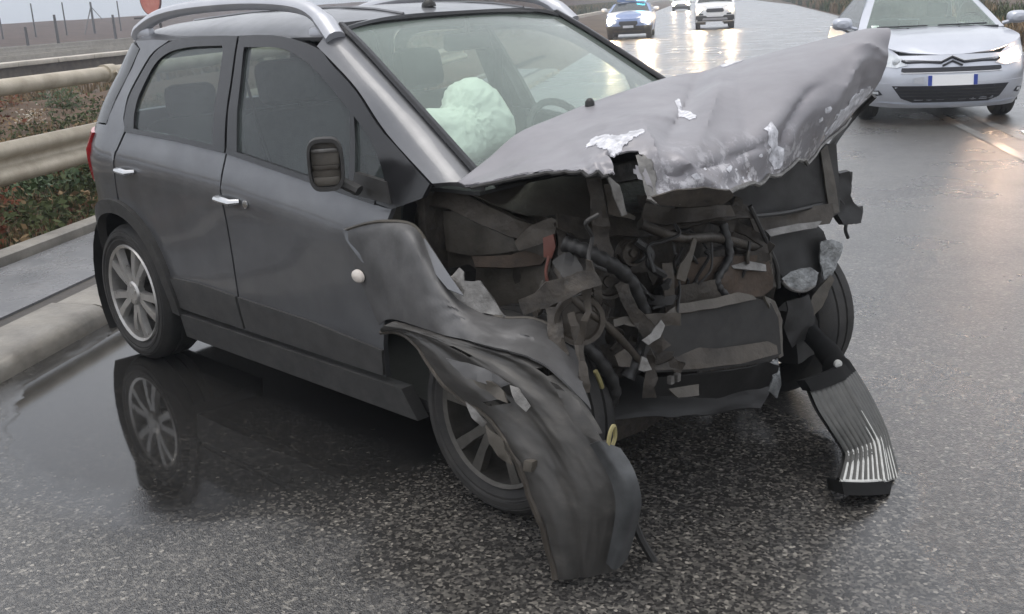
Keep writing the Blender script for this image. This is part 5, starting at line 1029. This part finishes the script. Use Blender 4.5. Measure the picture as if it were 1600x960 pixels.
    mb = MB(); sheet(mb, lambda u, v: V((xrr-.03+(xrb-.03-xrr)*v, (u*2-1)*.88*(ysx(xrr, zr-.03)*(1-v)+ysx(xrb+.15, zrb)*v), zr+(zrb-zr)*v)), 8, 6, .004); mb.build('rear_window', M_farglass, t)
    mb = MB(); sheet(mb, lambda u, v: V((xrb+(interp(xrT, zrb)-xrb+.01)*v, (u*2-1)*ysx(xrb+(interp(xrT, zrb)+.02-xrb)*v, zrb-.01), zrb+.03*(1-(u*2-1)**2))), 12, 4, .012); mb.build('boot_lid', P, t)
    mb = MB(); mb.box((0, 0, zs+.03), (wb*2+.7, W_(.3)*1.8, .05)); mb.build('floor_pan', M_blackplastic, t)
    mb = MB(); mb.box((xw-.22, 0, zw-.1), (.4, W_(.9)*1.7, .16), bev=.04); mb.build('dashboard', M_dash, t)
    for sg in (-1, 1):
        mb = MB(); mb.box((xrf-.55, sg*.36, .75), (.16, .48, .7), Matrix.Rotation(rad(-12), 3, 'Y'), bev=.05); mb.box((xrf-.65, sg*.36, 1.2), (.1, .26, .18), bev=.04); mb.build('seat', M_seat, t)
    for sg in ((-1, 1) if p.get('lamps', True) else ()):
        pl = [(sg*y, z) for y, z in p['lamp']]; lit = p.get('lit', (-1, 1))
        l = front('headlight', pl, M_lampclear, .008, .05, step=.08)
        for (yy, zz, rr) in p.get('bulbs', ((.62, .68, .06),)):
            mb = MB(); c = fp(sg*yy, zz, .014); mb.lathe([(.001, .012), (rr*.7, .010), (rr, .0), (rr, -.03)], 16, Matrix.Translation(c) @ Matrix.Rotation(rad(-90), 4, 'Z')); mb.build('bulb', (p.get('glow', M_lampwhite) if sg in lit else M_lampclear), l)
    return t, front, fp, hd, wsf, rff
def road_car_matrix(px, py, z, xloc, dy=0, yaw=0):
    q = road_at(px, py, z); return RM @ Matrix.Translation((q.x, q.y, 0)) @ Matrix.Rotation(math.pi+yaw, 4, 'Z') @ Matrix.Translation((-xloc, dy, 0))
# ---- silver car waiting in the right lane
pc = dict(paint=M_silver, near=True, wb=2.75, sill=.19, bump=.47, R=.325, crown=.055, rib=.012, Lf=.72, Lr=.5,
  xf=[(.15, 2.24), (.28, 2.31), (.42, 2.34), (.55, 2.33), (.66, 2.29), (.76, 2.22), (1.0, 2.1), (1.6, 2.0)], xr=[(.15, -2.3), (.5, -2.38), (1.0, -2.3), (1.5, -2.0)],
  w=[(.15, .80), (.3, .87), (.55, .895), (.75, .89), (.92, .87), (1.0, .845), (1.2, .745), (1.4, .63), (1.5, .56)],
  line=[(2.22, .765), (2.0, .85), (1.7, .915), (1.35, .96), (1.02, .985)], wbase=(1.02, 1.0), rooff=(.18, 1.425), roofr=-1.0, rbase=(-1.75, 1.02),
  belt=[(.98, .97), (0, .96), (-1.0, .98), (-1.75, 1.0), (-2.1, .98)], sideglass=[(.2, 1.385), (-.9, 1.37), (-1.5, 1.02)],
  lamp=[(.46, .665), (.52, .74), (.64, .80), (.80, .835), (.845, .80), (.83, .72), (.72, .655), (.58, .635)], bulbs=((.57, .70, .045), (.70, .725, .06)), lit=(1,), glow=M_lampwarm, spokes=7)
MC = road_car_matrix(1489, 119, .54, 2.34)
ct, front, fp, hd, wsf, rff = build_car('silver_car', 'silver saloon with one headlight lit and blank white plate in the right lane', MC, pc)
g0 = front('grille_slot', [(-.53, .60), (-.5, .585), (.5, .585), (.53, .60), (.52, .635), (-.52, .635)], M_grille, .012, .04)
front('slot_trim', [(-.535, .578), (.535, .578), (.53, .586), (-.53, .586)], M_chrome, .02, .02)
lg = front('lower_grille', [(-.62, .44), (-.52, .30), (-.40, .255), (.40, .255), (.52, .30), (.62, .44)], M_grille, .020, .04)
for z in (.29, .325, .36, .395): front('grille_bar', [(-.5-(z-.3)*.7, z-.004), (.5+(z-.3)*.7, z-.004), (.5+(z-.3)*.7, z+.004), (-.5-(z-.3)*.7, z+.004)], M_clad, .028, .01, lg)
for sg in (-1, 1):
    f_ = front('fog_recess', [(sg*.70, .335), (sg*.76, .32), (sg*.83, .34), (sg*.82, .375), (sg*.74, .385)], M_grille, .02, .02)
    front('fog_lamp', [(sg*.74, .34), (sg*.80, .345), (sg*.80, .368), (sg*.745, .372)], M_lampclear, .026, .01, f_)
# chevron emblem line with its two flanking bars
cv = MB()
for dz in (0, -.034):
    if dz == 0: pts = [(-.52, .715), (-.48, .695), (-.12, .688), (0, .742), (.12, .688), (.48, .695), (.52, .715)]
    else: pts = [(-.105, .654), (0, .702), (.105, .654)]
    cv.tube([fp(a, b, .016) for a, b in pts], .013 if dz == 0 else .011, 6)
cv.build('emblem_bar', M_grille, ct)
cv = MB(); cv.tube([fp(a, b, .024) for a, b in [(-.50, .722), (-.12, .703), (0, .757), (.12, .703), (.50, .722)]], .006, 6); cv.build('emblem_chrome', M_chrome, ct)
pl = front('number_plate', [(-.262, .44), (.262, .44), (.262, .555), (-.262, .555)], M_platewhite, .028, .02, step=.3)
for sg in (-1, 1): front('plate_band', [(sg*.218, .442), (sg*.26, .442), (sg*.26, .553), (sg*.218, .553)], M_plateblue, .031, .01, pl, step=.3)
front('plate_mount', [(-.40, .47), (-.30, .46), (-.30, .54), (-.40, .53)], M_rail, .022, .02)
front('bumper_lip', [(-.78, .235), (-.4, .205), (.4, .205), (.78, .235), (.72, .25), (.4, .232), (-.4, .232), (-.72, .25)], M_silver, .035, .04)
for sg in (-1, 1):
    mb = MB(); c = hd(.5+sg*.17, .12); mb.lathe([(.016, 0), (.012, .012), (.001, .014)], 8, Matrix.Translation(c) @ Matrix.Rotation(rad(90), 4, 'X')); mb.build('washer_nozzle', M_grille, ct)
    mb = MB(); mb.tube([wsf(.5+sg*.04, .03)+V((.02, 0, .02)), wsf(.5+sg*.42, .05)+V((.02, 0, .02))], .010, 6); mb.build('wiper', M_grille, ct)
mb = MB(); mb.box(wsf(.07, .10)+V((-.02, 0, .0)), (.004, .09, .07), Matrix.Rotation(rad(-58), 3, 'Y')); mb.build('screen_sticker', M_platewhite, ct)
mb = MB(); mb.tube([wsf(.84, k/6*.0+.0)+V((-.35, 0, -.02))+V((0, .17*math.cos(a), .17*math.sin(a))) for k, a in enumerate([2*math.pi*j/20 for j in range(21)])], .014, 6); mb.build('steering_wheel', M_blackplastic, ct)
# ---- patrol car: blue and white, beacon lit
pp = dict(paint=M_blue, hoodm=M_blue, wb=2.6, sill=.2, bump=.5, lower=M_clad, R=.32, crown=.06, Lf=.6, Lr=.5, mirrorm=M_white,  # dark lower bumper: shade under the nose is put into its colour
  xf=[(.15, 2.1), (.4, 2.18), (.6, 2.16), (.76, 2.08), (1.0, 2.0), (1.6, 1.9)], xr=[(.15, -2.1), (.5, -2.16), (1.0, -2.1), (1.5, -1.9)],
  w=[(.15, .80), (.3, .86), (.55, .885), (.8, .88), (.95, .86), (1.05, .83), (1.25, .73), (1.45, .62), (1.6, .5)],
  line=[(2.08, .76), (1.8, .88), (1.4, .95), (.98, .99)], wbase=(.98, 1.0), rooff=(.1, 1.33), roofr=-1.2, rbase=(-1.85, 1.05),
  belt=[(.95, .98), (0, .97), (-1.0, 1.0), (-1.85, 1.03), (-2.0, .98)], sideglass=[(.1, 1.29), (-1.0, 1.28), (-1.6, 1.04)],
  lamp=[(.44, .64), (.56, .73), (.78, .80), (.83, .74), (.76, .64), (.56, .60)], bulbs=((.66, .70, .15),))
MP = road_car_matrix(982, 62, 0, 2.1)
pt, front, fp, hd, wsf, rff = build_car('patrol_car', 'blue and white patrol car with blue beacon and both headlights on', MP, pp)
for sg in (-1, 1):
    mb = MB(); sheet(mb, lambda u, v: hd(.5+sg*(.5-.46*u*(1-v)-.03*v*0-.06*u), .02+.96*v)+V((0, 0, .005)), 6, 10, .004); mb.build('white_hood_wedge', M_white, pt)
front('grille', [(-.36, .58), (-.28, .50), (.28, .50), (.36, .58), (.34, .68), (-.34, .68)], M_grille, .02, .03)
front('lower_grille', [(-.6, .22), (.6, .22), (.62, .40), (-.62, .40)], M_grille, .03, .03)
front('number_plate', [(-.2, .43), (.2, .43), (.2, .52), (-.2, .52)], M_rail, .03, .02)
front('bumper_strip', [(-.55, .28), (.55, .28), (.55, .34), (-.55, .34)], M_junk2, .04, .02)
bar = MB(); bar.box(rff(.5, .9)+V((0, 0, .03)), (.2, 1.1, .05), bev=.02); bo = bar.build('beacon_bar', M_blue, pt)
for (u, m_) in ((.78, M_beacon), (.22, M_blue)):
    mb = MB(); mb.box(rff(u, .9)+V((0, 0, .09)), (.2, .34, .13), bev=.03); mb.build('beacon', m_, bo)
# ---- white off-roader, lights on
pu = dict(paint=M_white, wb=2.67, sill=.33, bump=.62, lower=M_white, R=.36, crown=.05, Lf=.45, Lr=.4,
  xf=[(.2, 2.05), (.5, 2.12), (.8, 2.1), (.98, 2.02), (1.2, 1.9), (1.8, 1.8)], xr=[(.2, -2.1), (.8, -2.16), (1.3, -2.1), (1.8, -2.0)],
  w=[(.2, .80), (.4, .89), (.7, .91), (1.0, .90), (1.15, .86), (1.3, .81), (1.5, .73), (1.68, .65), (1.8, .55)],
  line=[(2.02, .98), (1.8, 1.06), (1.4, 1.11), (1.0, 1.14)], wbase=(1.0, 1.15), rooff=(.35, 1.62), roofr=-1.5, rbase=(-2.0, 1.15),
  belt=[(.97, 1.12), (0, 1.1), (-1.0, 1.12), (-1.9, 1.12), (-2.0, 1.05)], sideglass=[(.35, 1.58), (-1.3, 1.58), (-1.85, 1.14)],
  lamp=[(.50, .76), (.54, .92), (.80, .96), (.86, .90), (.84, .76), (.66, .73)], bulbs=((.67, .85, .10),), spokes=5)
MU = road_car_matrix(1117, 46, 0, 2.0)
ut, front, fp, hd, wsf, rff = build_car('white_offroader', 'white off-roader with black lower bumper and headlights on, driving towards us', MU, pu)
front('grille', [(-.40, .80), (-.34, .74), (.34, .74), (.40, .80), (.34, .90), (-.34, .90)], M_grille, .02, .03)
front('skid_bumper', [(-.86, .36), (.86, .36), (.84, .60), (.40, .60), (.34, .54), (-.34, .54), (-.40, .60), (-.84, .60)], M_clad, .03, .04)
front('skid_plate', [(-.56, .40), (.56, .40), (.52, .50), (-.52, .50)], M_rail, .05, .02)
front('number_plate', [(-.24, .61), (.24, .61), (.24, .70), (-.24, .70)], M_platewhite, .03, .02)
for sg in (-1, 1): front('fog_surround', [(sg*.5, .62), (sg*.72, .62), (sg*.7, .69), (sg*.52, .69)], M_grille, .03, .02)
# ---- small white car following behind it
pw = dict(pp); pw.update(paint=M_white, hoodm=M_white, lower=M_clad)
MW_ = road_car_matrix(1064, 18, 0, 2.1)
wt_, front, fp, hd, wsf, rff = build_car('white_car', 'farthest small white car following behind the white off-roader', MW_, pw)
front('grille', [(-.5, .54), (.5, .54), (.45, .66), (-.45, .66)], M_grille, .02, .03)
front('lower_grille', [(-.6, .24), (.6, .24), (.62, .40), (-.62, .40)], M_grille, .03, .03)

# ================================================================== haze volume added to lift the blacks like veiling lens glare
hm = bpy.data.materials.new('veil_haze'); hm.use_nodes = True; hn = hm.node_tree; hn.nodes.clear()
vo = hn.nodes.new('ShaderNodeVolumePrincipled'); vo.inputs['Density'].default_value = .002; vo.inputs['Color'].default_value = (.84, .91, 1.0, 1); vo.inputs['Anisotropy'].default_value = .2
oo = hn.nodes.new('ShaderNodeOutputMaterial'); hn.links.new(vo.outputs[0], oo.inputs['Volume'])
hb_ = MB(); hb_.box((420, 0, 14.5), (1000, 1640, 33)); hb_.build('haze', hm, None, smooth=False, M=RM, kind='stuff')
